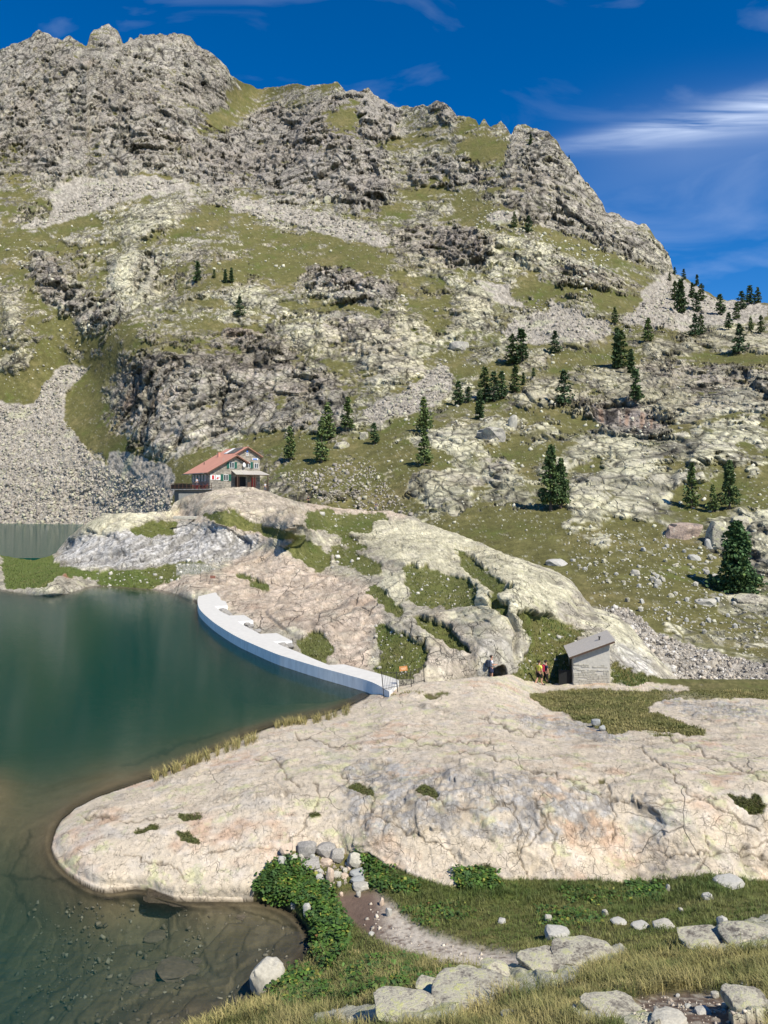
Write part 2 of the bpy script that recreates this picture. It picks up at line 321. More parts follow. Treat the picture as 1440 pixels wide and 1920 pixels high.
# dark cliffs
for pts, c in (([(-1000, 300), (-300, 100), (0, 80), (70, 55), (200, 45), (345, 60), (430, 140), (440, 200), (400, 255), (360, 335), (165, 332), (80, 345), (0, 300), (-300, 330), (-1000, 500)], 0.62),
               ([(375, 250), (450, 240), (500, 190), (560, 215), (650, 158), (705, 170), (760, 205), (720, 290), (735, 380), (690, 410), (600, 372), (520, 380), (450, 350), (400, 372), (355, 332)], 0.85),
               ([(958, 235), (1040, 255), (1100, 330), (1132, 380), (1222, 430), (1262, 512), (1200, 492), (1100, 452), (1000, 422), (935, 372), (950, 300)], 0.6),
               ([(780, 190), (860, 190), (870, 225), (820, 215)], 0.8), ([(830, 300), (890, 300), (935, 330), (930, 372), (870, 345), (800, 350), (750, 335), (750, 305)], 0.8),
               ([(808, 425), (870, 423), (930, 458), (925, 500), (840, 503), (800, 470)], 0.9), ([(745, 425), (800, 430), (800, 480), (745, 470)], 0.7),
               ([(558, 503), (585, 488), (630, 487), (742, 520), (742, 565), (660, 582), (600, 550), (570, 530)], 0.75), ([(530, 425), (585, 430), (585, 460), (530, 460)], 0.7),
               ([(210, 740), (240, 682), (285, 672), (400, 652), (428, 602), (520, 620), (562, 680), (640, 702), (660, 765), (640, 805), (560, 812), (480, 805), (400, 838), (360, 872), (290, 862), (220, 792)], 0.68),
               ([(55, 483), (112, 488), (132, 540), (232, 560), (222, 603), (150, 615), (100, 572), (52, 545)], 0.75), ([(240, 480), (300, 470), (310, 540), (250, 580)], 0.6),
               ([(1200, 680), (1270, 668), (1440, 690), (1600, 700), (1600, 800), (1390, 792), (1300, 762), (1212, 722)], 0.6), ([(1085, 757), (1200, 757), (1255, 790), (1255, 822), (1120, 812)], 0.95),
               ([(620, 630), (680, 600), (790, 640), (760, 720), (690, 700)], 0.5), ([(905, 845), (965, 850), (965, 905), (910, 910)], 0.6), ([(580, 640), (610, 590), (680, 560), (760, 600), (740, 640), (640, 660)], 0.5),
               ([(960, 480), (1060, 480), (1180, 520), (1160, 545), (1060, 535), (960, 500)], 0.45), ([(1320, 1000), (1440, 980), (1440, 1080), (1400, 1060)], 0.45)):
    cliffC.poly(pts, c); rockC.poly(pts, 0.95)
# turf
for pts in ([(0, 430), (50, 440), (170, 403), (270, 370), (332, 374), (400, 402), (500, 422), (620, 442), (720, 472), (720, 503), (640, 484), (560, 478), (520, 470), (440, 450), (340, 440), (200, 402), (140, 440), (130, 482), (50, 480), (0, 505), (-400, 560), (-400, 470)],
            [(50, 560), (80, 622), (150, 624), (240, 612), (280, 592), (255, 640), (200, 680), (160, 682), (80, 722), (0, 752), (-1000, 740), (-1000, 640), (-300, 650), (40, 720), (70, 640), (45, 600)],
            [(160, 690), (180, 652), (230, 642), (172, 720), (190, 790), (250, 850), (345, 880), (200, 872), (150, 820), (115, 772)], [(60, 500), (50, 560), (80, 600), (100, 580), (60, 545), (75, 505)],
            [(850, 358), (885, 360), (960, 397), (915, 398), (915, 422), (860, 425), (795, 422), (862, 410), (835, 380)], [(995, 435), (1040, 438), (1145, 472), (1150, 490), (1070, 462)],
            [(960, 505), (1030, 535), (1025, 565), (955, 518)], [(1105, 562), (1180, 545), (1205, 545), (1208, 572), (1160, 592), (1110, 580)],
            [(500, 882), (560, 868), (640, 848), (760, 810), (800, 780), (800, 860), (780, 922), (790, 985), (700, 960), (560, 905), (520, 890)],
            [(560, 870), (640, 850), (750, 812), (830, 800), (800, 775), (700, 800), (640, 830), (540, 860)],
            [(720, 800), (790, 790), (812, 832), (772, 882), (792, 922), (720, 932)], [(1150, 992), (1235, 1003), (1335, 1032), (1350, 1102), (1440, 1150), (1600, 1180), (1600, 1260), (1440, 1242), (1322, 1212), (1232, 1180), (1130, 1132), (1035, 1062), (1072, 1045)],
            [(430, 160), (505, 172), (445, 238), (350, 262), (330, 282), (420, 200)], [(620, 200), (682, 190), (660, 240), (600, 222)], [(865, 235), (955, 262), (945, 300), (910, 312), (860, 290)],
            [(400, 492), (550, 482), (570, 510), (550, 545), (470, 520), (430, 532), (380, 520)], [(550, 560), (640, 570), (760, 580), (850, 610), (840, 640), (780, 610), (640, 590)], [(1000, 702), (1145, 650), (1155, 680), (1040, 702)], [(470, 420), (560, 470), (740, 475), (700, 520), (600, 500), (480, 480)],
            [(830, 660), (940, 680), (960, 700), (900, 720), (850, 715)], [(0, 640), (60, 660), (30, 760), (0, 760)], [(880, 840), (1100, 830), (1060, 870), (960, 870)], [(820, 980), (900, 960), (1040, 960), (1150, 1000), (1060, 1050), (940, 1030)],
            [(1060, 870), (1300, 890), (1440, 930), (1440, 960), (1330, 950), (1200, 915), (1080, 900)], [(1150, 860), (1280, 860), (1330, 880), (1200, 885)], [(760, 390), (830, 360), (850, 330), (800, 340), (740, 380)], [(1180, 1230), (1240, 1272), (1440, 1290), (1600, 1300), (1600, 1420), (1240, 1420), (1100, 1300)]):
    rockC.poly(pts, 0.17)
# pale lichen-yellow slabs and knobs in the turf
for e in ((925, 808, 34, 27, 0), (963, 797, 10, 11, 0), (862, 822, 46, 24, -15), (1025, 805, 30, 13, 0), (1180, 715, 130, 22, 8), (1150, 838, 110, 20, 3), (1310, 850, 90, 18, 12), (1350, 790, 110, 30, 22),
          (880, 880, 34, 45, 5), (1120, 935, 60, 40, 10), (1200, 935, 70, 42, -12), (1290, 905, 60, 16, 5), (1170, 885, 45, 10, 0), (1420, 915, 40, 14, 5), (1390, 970, 28, 22, 0), (1345, 1000, 20, 30, 0),
          (830, 920, 60, 40, 20), (960, 920, 45, 25, 0), (700, 790, 60, 14, -12), (640, 825, 30, 16, -15), (270, 420, 70, 35, -10), (330, 400, 40, 20, 0), (590, 640, 60, 30, 40), (700, 650, 50, 40, 50), (770, 660, 40, 55, 40),
          (820, 385, 25, 12, -10), (930, 475, 40, 40, 10), (470, 560, 60, 25, 15), (250, 520, 60, 50, 70), (30, 680, 35, 20, -35), (20, 590, 25, 50, -20), (1170, 590, 10, 8, 0), (560, 960, 60, 14, 10), (1100, 1000, 60, 30, 30),
          (1380, 640, 70, 30, 10), (1250, 650, 70, 25, 8), (1310, 570, 60, 20, 25), (1000, 470, 60, 25, 12), (880, 600, 40, 40, 30), (1440, 1010, 40, 60, 10), (1400, 1130, 60, 18, 0), (1420, 760, 80, 18, 12), (840, 640, 22, 22, 0), (1010, 742, 62, 20, -18), (795, 822, 30, 20, 0), (1250, 770, 95, 18, 20), (1325, 806, 75, 15, 25), (1080, 862, 50, 9, 0), (1205, 872, 60, 8, 0), (1010, 830, 26, 12, 0), (1042, 876, 40, 9, 0), (1410, 882, 42, 13, 15), (1130, 905, 72, 13, -5), (760, 600, 42, 20, 30), (900, 562, 50, 24, 20), (820, 520, 52, 20, 10), (1090, 642, 42, 9, -15), (1000, 682, 42, 13, -20), (1430, 645, 40, 22, 10), (945, 655, 30, 16, -10), (1250, 720, 70, 12, 10), (1150, 755, 80, 7, 3), (870, 740, 26, 12, 0), (700, 700, 40, 24, 50)):
    cu, cv, ru, rv, ang = e; rockC.ell(cu, cv, ru, rv, ang, 0.93); paleC.ell(cu, cv, ru, rv, ang, 0.8)
for c_, r_ in ((rockC, 2), (cliffC, 3), (screeC, 2), (paleC, 4)): c_.blur(r_)

def stack_rows(tv, uu, top, bot):
    return top[None, :]+(bot-top)[None, :]*tv[:, None]
SURF = {}
def finish_grid(key, UU, VV, Pg): SURF[key] = (UU, VV, Pg)
def surf(key, u, v):
    """the built surface point that lies in direction (u, v)"""
    UU, VV, Pg = SURF[key]; i = int(np.argmin(np.abs(UU-u))); j = int(np.argmin(np.abs(VV[:, i]-v))); return Vector(Pg[j, i].tolist())

def rock_relief(P, n, Y, rock, cliff, scree, sizes, mesh_px=1.9, amp=0.115, seed=0):
    """fractured, jointed relief in world units, several sizes of block; returns height and joint/cell fields"""
    tj = 0; h = np.zeros(P.shape[:-1], np.float32); joint = np.zeros_like(h); cell = np.zeros_like(h)
    warp = np.stack([perlin(P/ sizes[0]*0.8+9, 3), perlin(P/sizes[0]*0.8+31, 5), perlin(P/sizes[0]*0.8+57, 8)], -1)*sizes[0]*0.35
    for k, s in enumerate(sizes):
        wgt = np.clip((s/(Y*mesh_px/F)-1.6)/2.5, 0, 1)
        q = (P+warp*(0.6**k))*np.stack([lerp(1.05, 1.3, cliff), .6+0*cliff, lerp(.85, .5, cliff)], -1).astype(np.float32)
        # joints dip to the right
        q = np.stack([q[..., 0]+0.35*q[..., 2], q[..., 1], q[..., 2]-0.25*q[..., 0]], -1)/s
        H, e, rr = facet(q, seed+k*13, 1.0)
        ed = 1-sst(e, 0.0, 0.10+0.05*k)
        a = s*amp*lerp(0.75, 1.25, cliff)
        a = a*(1, 1.1, 1.5, 1.8, 2.0)[k]; h += wgt*a*(H*sst(e, 0.0, 0.07)-0.25*ed); tj = ed*wgt if k < 2 else tj if k else ed; joint = np.maximum(joint, ed*wgt*(0.9 if k < 3 else 0.6)); cell += wgt*(rr-0.5)*(0.55 if k == 0 else 0.75)
    q = P@np.array([[.75, .0, .2], [.1, .35, .0], [.65, 0, -.2]], np.float32)   # cleavage running down to the right
    c1 = perlin(q/(sizes[2]*.5)*np.array([1, .25, .25], np.float32), seed+91); c2 = perlin(q/(sizes[2]*.2)*np.array([1, .22, .22], np.float32), seed+93); w1 = np.clip((sizes[2]*.5/(Y*mesh_px/F)-1.6)/2.5, 0, 1)
    h += sizes[2]*amp*.9*w1*c1; joint = np.maximum(joint, w1*.75*(1-sst(np.abs(c1+.15*c2), 0, .09))); cell += .35*c2
    return h, joint, cell

def rock_colour(P, cliff, pale, cell, joint, seed=0, sc=1.0):
    n1 = fbm(P/(9*sc), 4, 60+seed); n2 = fbm(P/(2.2*sc), 4, 80+seed); n3 = fbm(P*np.array([1, 1, .3])/(3.5*sc), 3, 95+seed)
    base = np.zeros(P.shape, np.float32)+np.array([0.355, 0.33, 0.265], np.float32)
    base = mixc(base, (0.58, 0.55, 0.385), sst(n1+n2*0.6+pale*1.3, 0.35, 1.2))
    base = mixc(base, (0.50, 0.50, 0.27), sst(n2+0.4*n1, 0.42, 0.9)*(0.2+0.6*pale))        # yellow-green lichen
    base = mixc(base, (0.31, 0.275, 0.25), np.clip(cliff*1.25+n3*0.55-0.25, 0, 1)*0.9)
    base = mixc(base, (0.30, 0.22, 0.165), sst(fbm(P/(6*sc), 3, 120+seed), 0.35, 0.8)*0.45*cliff)  # iron-stained faces
    base = mixc(base, (0.10, 0.095, 0.09), sst(n3-0.2*n1, 0.45, 0.95)*0.55*np.clip(cliff+0.15, 0, 1))
    base *= (1+cell*0.42)[..., None]
    return mixc(base, (0.075, 0.075, 0.05), np.clip(joint, 0, 1)*0.62)
def turf_colour(P, seed=0, sc=1.0):
    n1 = fbm(P/(22*sc), 4, 140+seed); n2 = fbm(P/(2.5*sc), 4, 150+seed)
    g = np.zeros(P.shape, np.float32)+np.array([0.118, 0.112, 0.040], np.float32)
    g = mixc(g, (0.175, 0.148, 0.065), sst(n1+0.5*n2, 0.0, 0.9)*0.75); g = mixc(g, (0.075, 0.095, 0.022), sst(-n1+0.5*n2, 0.1, 0.9)*0.75)
    return g*(1+0.3*n2)[..., None]

def build_mountain():
    uu = ugrid(-1000, 2000); sx, sy = np.array(SKY, float).T; top = np.interp(uu, sx, sy)
    top += 4.2*fbm(np.stack([uu/16, uu*0, uu*0], -1), 4, 11)*(uu > -50)+1.5
    bx, by = np.array(BOT, float).T; bot = np.interp(uu, bx, by)
    tv = np.linspace(0, 1, 500); VV = stack_rows(tv, uu, top, bot); UU = np.broadcast_to(uu[None], VV.shape).copy()
    Y = np.exp(fY(UU, VV)); P0 = W(UU, VV, Y).astype(np.float32); n = grid_normals(P0)
    n = np.where((n[..., 1:2] > 0), -n, n).astype(np.float32)
    wu = fbm(P0/14, 4, 21)*16*np.clip(300/Y, .6, 1.3); wv = fbm(P0/14+50, 4, 22)*12*np.clip(300/Y, .6, 1.3)
    # the warp in photo pixels keeps the same look near and far
    q = np.stack([UU/26, VV/26, UU*0], -1); wu = fbm(q, 4, 23)*14; wv = fbm(q+70, 4, 24)*11
    rock = rockC.get(UU+wu, VV+wv); cliff = cliffC.get(UU+wu*1.2, VV+wv*1.2); scree = screeC.get(UU+wu*.6, VV+wv*.6); pale = paleC.get(UU+wu, VV+wv)
    big = fbm(P0*np.array([1, .6, 1])/34, 5, 33); med = fbm(P0*np.array([1, .7, 1.5])/9, 4, 37)
    # outcrop field: painted share of rock plus noise; strata that dip to the right
    strata = perlin(np.stack([(P0[..., 0]*.25+P0[..., 2])/7+big*1.2, P0[..., 0]/60, P0[..., 1]/60], -1), 41)
    fld = rock+0.42*big+0.45*med+0.36*strata-0.5
    fine = fbm(P0/2.3, 3, 44); fld = fld+0.20*fine
    h, joint, cell = rock_relief(P0, n, Y, rock, cliff, scree, (34, 12, 4.2, 1.6, 0.65), seed=2)
    r = sst(fld, -0.04, 0.10)
    s = sst(scree+0.25*med, 0.45, 0.6); r = r*(1-s)
    # thin turf in joints and on ledges of the paler rock
    r = r*(1-0.85*sst(joint*(0.62+.6*med)-cliff*0.6-.2*sst(pale, .6, .8), 0.3, 0.55))
    pS = sst(pale, .62, .78); fmz = sst(cliffC.get(UU, VV), .7, .85)*((UU > 1070) & (UU < 1270) & (VV > 735) & (VV < 835)); r = np.maximum(r, fmz); h = h*(1-.35*pS)*(1-.75*fmz); joint = joint*(1-.1*pS)*(1-.6*fmz); cliff = np.maximum(cliff, fmz)
    edge = np.clip(1-(VV-top[None])/60, 0, 1)                   # keep the traced skyline
    scl = np.clip(Y/330, 0.35, 1.5)
    bulge = sst(fld, -0.25, 0.8)*(2.2+3.5*cliff+1.0*pS)*scl+3.2*scl*sst(paleC.get(UU+.4*wu, VV+.4*wv), .45, .82)
    pr = perlin(np.stack([P0[..., 0]/24+P0[..., 2]/120+.5*med, P0[..., 1]/60, P0[..., 2]/110], -1), 48); ribs = (1-sst(np.abs(pr), 0, .13))*cliff*sst(big, -.3, .1)
    HB, eB, rB = facet((P0+12*np.stack([big, med, big], -1))*np.array([1, .6, .8], np.float32)/np.where(Y > 400, 88, 52)[..., None], 66)
    disp0 = r*(HB*sst(eB, 0, .06)*5.0-1.6*(1-sst(eB, 0, .08)))*scl*(.35+.7*cliff)*(1-.5*sst(pale, .55, .75))
    disp = bulge+r*h*np.where(Y > 0, 1, 1)*(0.8+0.6*cliff)+(1-r)*(1-s)*(0.12*h+0.35*med)-ribs*6*scl*r+disp0+s*(fbm(P0/1.6, 3, 52)*0.7+0.25*h)
    disp = np.where(VV < top[None]+50, disp*(1-0.55*edge), disp)
    shore = sst(P0[..., 2], -0.5, 3.0); disp = disp*(0.25+0.75*shore); joint = np.maximum(joint, ribs*.8*r)  # clefts join the joint mask, so their shade is also in the colour
    dirn = np.array([0, 0, CH], np.float32)-P0; dirn /= np.linalg.norm(dirn, axis=-1, keepdims=True); dirn = dirn+.22*n+np.array([0, 0, .05], np.float32); dirn /= np.linalg.norm(dirn, axis=-1, keepdims=True)
    P = P0+dirn*disp[..., None].astype(np.float32)
    col = rock_colour(P0, cliff*sst(cliff, .1, .5), pale, cell, joint, 0)
    zone = fbm(P0/95, 3, 88); col = col*(1+.30*np.clip(zone, -1, 1))[..., None]*np.where(zone[..., None] < 0, np.array([1.0, .97, .96]), 1).astype(np.float32); col = mixc(col, (.30, .205, .15), sst(fbm(P0/30, 3, 89), .45, .9)*.4*cliff)
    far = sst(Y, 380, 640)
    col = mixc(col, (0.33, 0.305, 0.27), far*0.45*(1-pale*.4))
    col = col*(1+0.25*fine[..., None]*0.6)
    # brown and black water streaks down the sheer face on the right
    fm = sst(cliffC.get(UU, VV), .75, .9)*((UU > 1070) & (UU < 1270) & (VV > 740) & (VV < 830))
    st = perlin(np.stack([UU/9, VV/90, UU*0], -1), 58); col = mixc(col, (0.045, 0.04, 0.038), sst(st, .05, .35)*fm*.9); col = mixc(col, (0.30, 0.20, 0.14), sst(-st, .0, .4)*fm*.8)
    col = mixc(col, (.54, .51, .37), pS*.38*(1-.9*joint)*sst(med+.5*fine, -.8, .3)); turf = turf_colour(P0, 0, 1.0); turf = mixc(turf, (0.36, 0.35, 0.27), sst(fbm(P0/0.9, 2, 171)+0.35*fine, 0.62, 0.82)*np.clip(1.2-Y/500, .2, .8))
    sc = np.zeros(P0.shape, np.float32)+np.array([0.345, 0.315, 0.265], np.float32)
    Hs, es, rs = facet(P0/np.where(Y > 250, 1.9, 1.1)[..., None], 77); sc *= (0.72+0.62*rs)[..., None]; sc = mixc(sc, (0.10, 0.09, 0.075), (1-sst(es, 0, .16))*.6)
    sc = mixc(sc, (0.37, 0.38, 0.24), sst(fbm(P0/12, 3, 178), .35, .7)*.5)
    P = P+(n*(s*Hs*0.3)[..., None]).astype(np.float32)
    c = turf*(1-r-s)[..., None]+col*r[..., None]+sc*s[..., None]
    # back side, so the ridge has thickness
    ext = []; extc = []
    for dy, dz in ((220, -190), (90, -45), (25, -8), (6, -1.2)):
        q = P[0].copy(); q[:, 1] += dy; q[:, 2] += dz; ext.append(q); extc.append(c[0])
    Pall = np.concatenate([np.array(ext, np.float32), P]); call = np.concatenate([np.array(extc, np.float32), c])
    finish_grid('mountain', uu, VV, P)
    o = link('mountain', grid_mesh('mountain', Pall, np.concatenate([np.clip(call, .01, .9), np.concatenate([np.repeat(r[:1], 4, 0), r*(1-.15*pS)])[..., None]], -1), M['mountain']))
    tag(o, 'rocky mountainside of grey cliffs, lichened outcrops, turf and scree under blue sky', 'mountain', kind='structure')
    return UU, VV, P, n, s
build_mountain()

# ------------------------------------------------------------------ the glaciated rock ridge between the lakes, with the hut on top
RT = [(-400, 1035), (-100, 1042), (0, 1040), (30, 1045), (62, 1050), (84, 1044), (105, 1036), (125, 1010), (150, 990), (178, 972), (200, 964), (260, 962), (318, 958), (326, 942), (350, 930), (395, 921), (420, 914), (470, 913), (500, 921), (530, 932), (560, 941),
      (600, 947), (640, 953), (690, 958), (730, 958), (770, 968), (810, 985), (860, 1003), (905, 1020), (960, 1042), (1010, 1058), (1050, 1075), (1072, 1092), (1092, 1120), (1110, 1140), (1150, 1150), (1180, 1172), (1215, 1215), (1240, 1240), (1262, 1262), (1285, 1290), (1330, 1320)]
RB = [(-400, 1160), (270, 1160), (345, 1148), (372, 1136), (390, 1150), (418, 1172), (455, 1194), (500, 1220), (548, 1243), (600, 1262), (660, 1282), (720, 1300), (760, 1310), (1330, 1330)]
def zY(u, v, z): return (u, v, math.log((CH-z)*F/(v-HV)))
RC = [(-400, 1040, math.log(146)), (0, 1042, math.log(142)), (105, 1040, math.log(140)), (150, 992, math.log(138)), (200, 966, math.log(138)), (310, 960, math.log(142)), (350, 932, math.log(149)), (440, 914, math.log(150)), (500, 920, math.log(150)),
      (560, 942, math.log(156)), (640, 953, math.log(162)), (720, 958, math.log(160)), (800, 982, math.log(138)), (900, 1018, math.log(118)), (1000, 1056, math.log(100)), (1072, 1092, math.log(88)), (1110, 1142, math.log(76)), (1200, 1200, math.log(66)), (1262, 1264, math.log(60)), (1330, 1320, math.log(56)),
      zY(-400, 1105, 0), zY(0, 1105, 0.05), zY(140, 1106, 0.1), zY(290, 1107, 0), zY(355, 1122, 0), zY(0, 1130, -2.0), zY(200, 1130, -2.0), zY(-400, 1160, -6), zY(0, 1160, -6), zY(200, 1160, -6), zY(350, 1138, -1.2), zY(100, 1075, 1.6), zY(250, 1075, 1.5), zY(300, 1050, 2.2), zY(200, 1050, 2.0), zY(420, 1080, 1.5), zY(450, 1020, 4.2), zY(330, 1010, 4.6), zY(220, 1000, 5.4),
      zY(420, 965, 8.6), zY(330, 968, 7.6), zY(500, 985, 7.0), zY(560, 965, 9.0), zY(600, 1000, 5.5), zY(680, 1010, 5.0), zY(600, 1050, 2.9), zY(520, 1080, 1.9), zY(600, 1110, 1.6), zY(430, 1125, .7), zY(420, 1150, .1), zY(460, 1178, .1), zY(505, 1205, .1), zY(500, 1175, .3), zY(560, 1215, .3), zY(600, 1240, .25), zY(660, 1262, 0), zY(600, 1170, .8), zY(700, 1120, 2.2), zY(700, 1180, 1.2),
      zY(700, 1240, .2), zY(760, 1200, 1.2), zY(760, 1275, -.15), zY(820, 1265, .0), zY(850, 1100, 3.0), zY(850, 1180, 1.6), zY(900, 1230, .9), zY(930, 1200, 1.5), zY(950, 1270, -.2), zY(1000, 1130, 3.2), zY(1000, 1200, 1.0), zY(1000, 1280, -1.0), zY(1060, 1270, -.9), zY(1150, 1270, -.75), zY(1130, 1200, .9), zY(1200, 1275, -.7), zY(800, 1050, 4.2), zY(950, 1080, 4.2), zY(400, 1132, .2), zY(900, 1310, -1.6), zY(1100, 1320, -1.7)]
fR = tps_grid(RC, 1e-3)
rRock = Canvas(0.9); rPink = Canvas(0.15); rWhite = Canvas(0.0); rPale = Canvas(0.35)
for pts in ([(0, 1035), (100, 1030), (105, 1060), (180, 1072), (310, 1062), (375, 1050), (420, 1068), (330, 1078), (345, 1085), (300, 1092), (280, 1107), (190, 1104), (180, 1085), (110, 1080), (85, 1103), (10, 1105)], [(-400, 1050), (-100, 1050), (-30, 1060), (-30, 1110), (-400, 1110)],
            [(250, 985), (318, 975), (332, 985), (325, 1005), (260, 1007), (240, 998)], [(335, 1052), (410, 1060), (420, 1072), (340, 1066)], [(445, 1072), (500, 1095), (505, 1110), (470, 1092), (430, 1080)],
            [(370, 965), (400, 958), (440, 962), (470, 980), (560, 1002), (570, 1012), (520, 1010), (430, 985)], [(530, 1022), (580, 1010), (620, 1045), (610, 1068), (590, 1068), (540, 1038)],
            [(610, 1020), (650, 1028), (700, 1050), (720, 1068), (700, 1082), (640, 1060)], [(570, 962), (620, 955), (650, 968), (700, 985), (700, 1000), (640, 995), (580, 990)], [(640, 965), (720, 962), (730, 975), (680, 980)],
            [(755, 1060), (810, 1066), (892, 1096), (895, 1142), (832, 1140), (775, 1136)], [(700, 1166), (722, 1172), (800, 1212), (802, 1240), (770, 1278), (700, 1272), (716, 1218)], [(775, 1155), (840, 1182), (890, 1232), (850, 1216), (790, 1186)],
            [(962, 1148), (1042, 1160), (1100, 1190), (1068, 1212), (1100, 1330), (940, 1330), (950, 1282), (992, 1226), (975, 1180)], [(555, 1196), (600, 1186), (625, 1216), (610, 1248), (565, 1228)], [(922, 1110), (962, 1150), (942, 1160), (915, 1130)],
            [(1140, 1240), (1190, 1260), (1330, 1300), (1330, 1330), (1100, 1330), (1150, 1280)], [(650, 1000), (600, 990), (640, 1010), (660, 1030), (700, 1035)], [(700, 1090), (760, 1150), (750, 1160), (690, 1110)], [(850, 1020), (900, 1060), (960, 1110), (940, 1120), (870, 1070)]):
    rRock.poly(pts, 0.05)
rRock.poly([(640, 1012), (660, 1020), (650, 1060), (640, 1060)], 0.5)
for pts, a in (([(440, 1040), (520, 1035), (620, 1075), (700, 1100), (720, 1160), (700, 1180), (690, 1260), (640, 1250), (560, 1180), (500, 1180), (440, 1150), (400, 1110), (290, 1110), (300, 1080), (420, 1080)], 0.9),
               ([(350, 925), (470, 905), (560, 945), (610, 980), (590, 1000), (480, 975), (330, 960)], 0.55), ([(330, 960), (420, 965), (520, 1010), (480, 1025), (400, 985), (330, 975)], 0.8), ([(820, 1140), (900, 1230), (890, 1270), (800, 1280), (760, 1270), (800, 1240)], .45), ([(560, 935), (760, 960), (760, 975), (580, 965)], .9)):
    rPink.poly(pts, a)
for pts, a in (([(105, 1035), (150, 1005), (240, 1000), (320, 1010), (330, 980), (400, 985), (500, 1015), (450, 1050), (380, 1055), (200, 1066), (110, 1062)], 1.0), ([(905, 1200), (960, 1200), (990, 1240), (940, 1290), (890, 1280)], .3), ([(1150, 1200), (1200, 1215), (1240, 1290), (1150, 1290)], .6)):
    rWhite.poly(pts, a)
for pts in ([(150, 985), (200, 960), (330, 965), (250, 985), (240, 1000), (150, 1005)], [(640, 965), (820, 985), (1000, 1058), (1080, 1110), (1000, 1180), (900, 1150), (780, 1090), (660, 1000)], [(1100, 1140), (1180, 1170), (1220, 1230), (1160, 1210)], [(700, 1130), (760, 1150), (760, 1060), (720, 1070)]): rPale.poly(pts, 0.95)
for c_ in (rRock, rPink, rWhite, rPale): c_.blur(1)
def build_ridge():
    uu = ugrid(-400, 1330, -30, 1330); tx, ty = np.array(RT, float).T; top = np.interp(uu, tx, ty); top += 1.2*fbm(np.stack([uu/14, uu*0+3, uu*0], -1), 3, 12)+.5
    bx, by = np.array(RB, float).T; bot = np.maximum(np.interp(uu, bx, by), top+6)
    tv = np.linspace(0, 1, 215); VV = stack_rows(tv, uu, top, bot); UU = np.broadcast_to(uu[None], VV.shape).copy()
    Y = np.exp(fR(UU, VV)); P0 = W(UU, VV, Y).astype(np.float32); n = grid_normals(P0); n = np.where(n[..., 2:3] < 0, -n, n)
    q = np.stack([UU/16, VV/12, UU*0], -1); wu = fbm(q, 4, 23)*9; wv = fbm(q+70, 4, 24)*5
    rock = rRock.get(UU+wu, VV+wv); pink = rPink.get(UU+wu, VV+wv); white = rWhite.get(UU+wu, VV+wv); pale = rPale.get(UU+wu, VV+wv)
    n1 = fbm(P0/5, 4, 61); n2 = fbm(P0/1.2, 4, 62)
    fld = rock-0.5+0.3*n1+0.12*n2; r = sst(fld, -.03, .06)
    # long glacial whalebacks running down to the right, joints across them
    a = R(-38); sx = P0[..., 0]*math.cos(a)+P0[..., 1]*math.sin(a)*0.35-P0[..., 2]*.9; 
    lay = perlin(np.stack([sx/1.3+n1*.6, P0[..., 0]/9, P0[..., 1]/14], -1), 67)*(UU > 600); whale = 1-np.abs(perlin(np.stack([sx/4.6+n1*.35, P0[..., 0]/26, P0[..., 1]/40], -1), 66))*2.2
    h, joint, cell = rock_relief(P0, n, Y, rock, 0.5*white, 0*rock, (9, 3.2, 1.2, .5), amp=0.10, seed=5)
    low = sst(P0[..., 2], -.4, 1.2)
    dmv = np.interp(UU, [370, 415, 460, 520, 600, 700], [1125, 1145, 1172, 1205, 1245, 1275]); damp = 0.06+0.94*np.maximum(sst(dmv-VV, 4, 34), sst(UU, 715, 760))*(.6+.4*sst(np.hypot((UU-560)/200, (VV-1235)/50), .7, 1.3)); damp = np.where(UU < 365, 1, damp)
    edge = np.clip(1-(VV-top[None])/14, 0, 1)
    disp = (r*(0.08+h*(0.75+.6*white)+0.35*whale*(1-.5*white)+.16*lay)+sst(fld, -.6, .8)*.4+(1-r)*(.1*h+.06*n2)-.25)*(0.3+0.7*low)*damp*(1-.6*edge)
    dirn = np.array([0, 0, CH], np.float32)-P0; dirn /= np.linalg.norm(dirn, axis=-1, keepdims=True); dirn = n*.55+dirn*.6; dirn /= np.linalg.norm(dirn, axis=-1, keepdims=True)
    P = P0+(dirn*disp[..., None]).astype(np.float32)
    col = rock_colour(P0, 0*rock, pale*1.1, cell*.8, joint*.75, 3, .35)*1.12
    pk = np.zeros(P0.shape, np.float32)+np.array([.62, .50, .385], np.float32); pk = mixc(pk, (.70, .61, .48), sst(n2, 0, .7)); pk = mixc(pk, (.43, .30, .215), sst(n1+.4*n2, .3, .8)*.6); pk *= (1+cell*.3)[..., None]; pk = mixc(pk, (.14, .11, .08), joint*.5)
    col = col*(1-pink[..., None])+pk*pink[..., None]; col = mixc(col, (.20, .185, .15), sst(lay, .35, .7)*.45*r)
    wh = np.zeros(P0.shape, np.float32)+np.array([.60, .58, .54], np.float32); wh = mixc(wh, (.23, .22, .205), sst(fbm(P0*np.array([1, 1, .6])/.9, 4, 69), .1, .6)*.8); wh *= (1+cell*.4)[..., None]; wh = mixc(wh, (.08, .075, .065), joint*.7)
    col = col*(1-white[..., None])+wh*white[..., None]
    rust = np.exp(-(((UU-125)/9)**2+((VV-1082)/6)**2)); col = mixc(col, (.30, .12, .05), np.clip(rust*1.4, 0, 1)*.8)
    cave = np.exp(-(((UU-938+9*n2)/15)**2+((VV-1266+6*n1)/17)**2)); 
    P[..., 1] += (sst(cave+.25*n2, .3, .8)*2.0).astype(np.float32)
    dark_patch = np.exp(-(((UU-600)/14)**2+((VV-1240)/6)**2)); col = mixc(col, (.06, .035, .03), np.clip(dark_patch*1.3, 0, 1)*.8)  # small dark patch in the colour only, the mesh stays whole
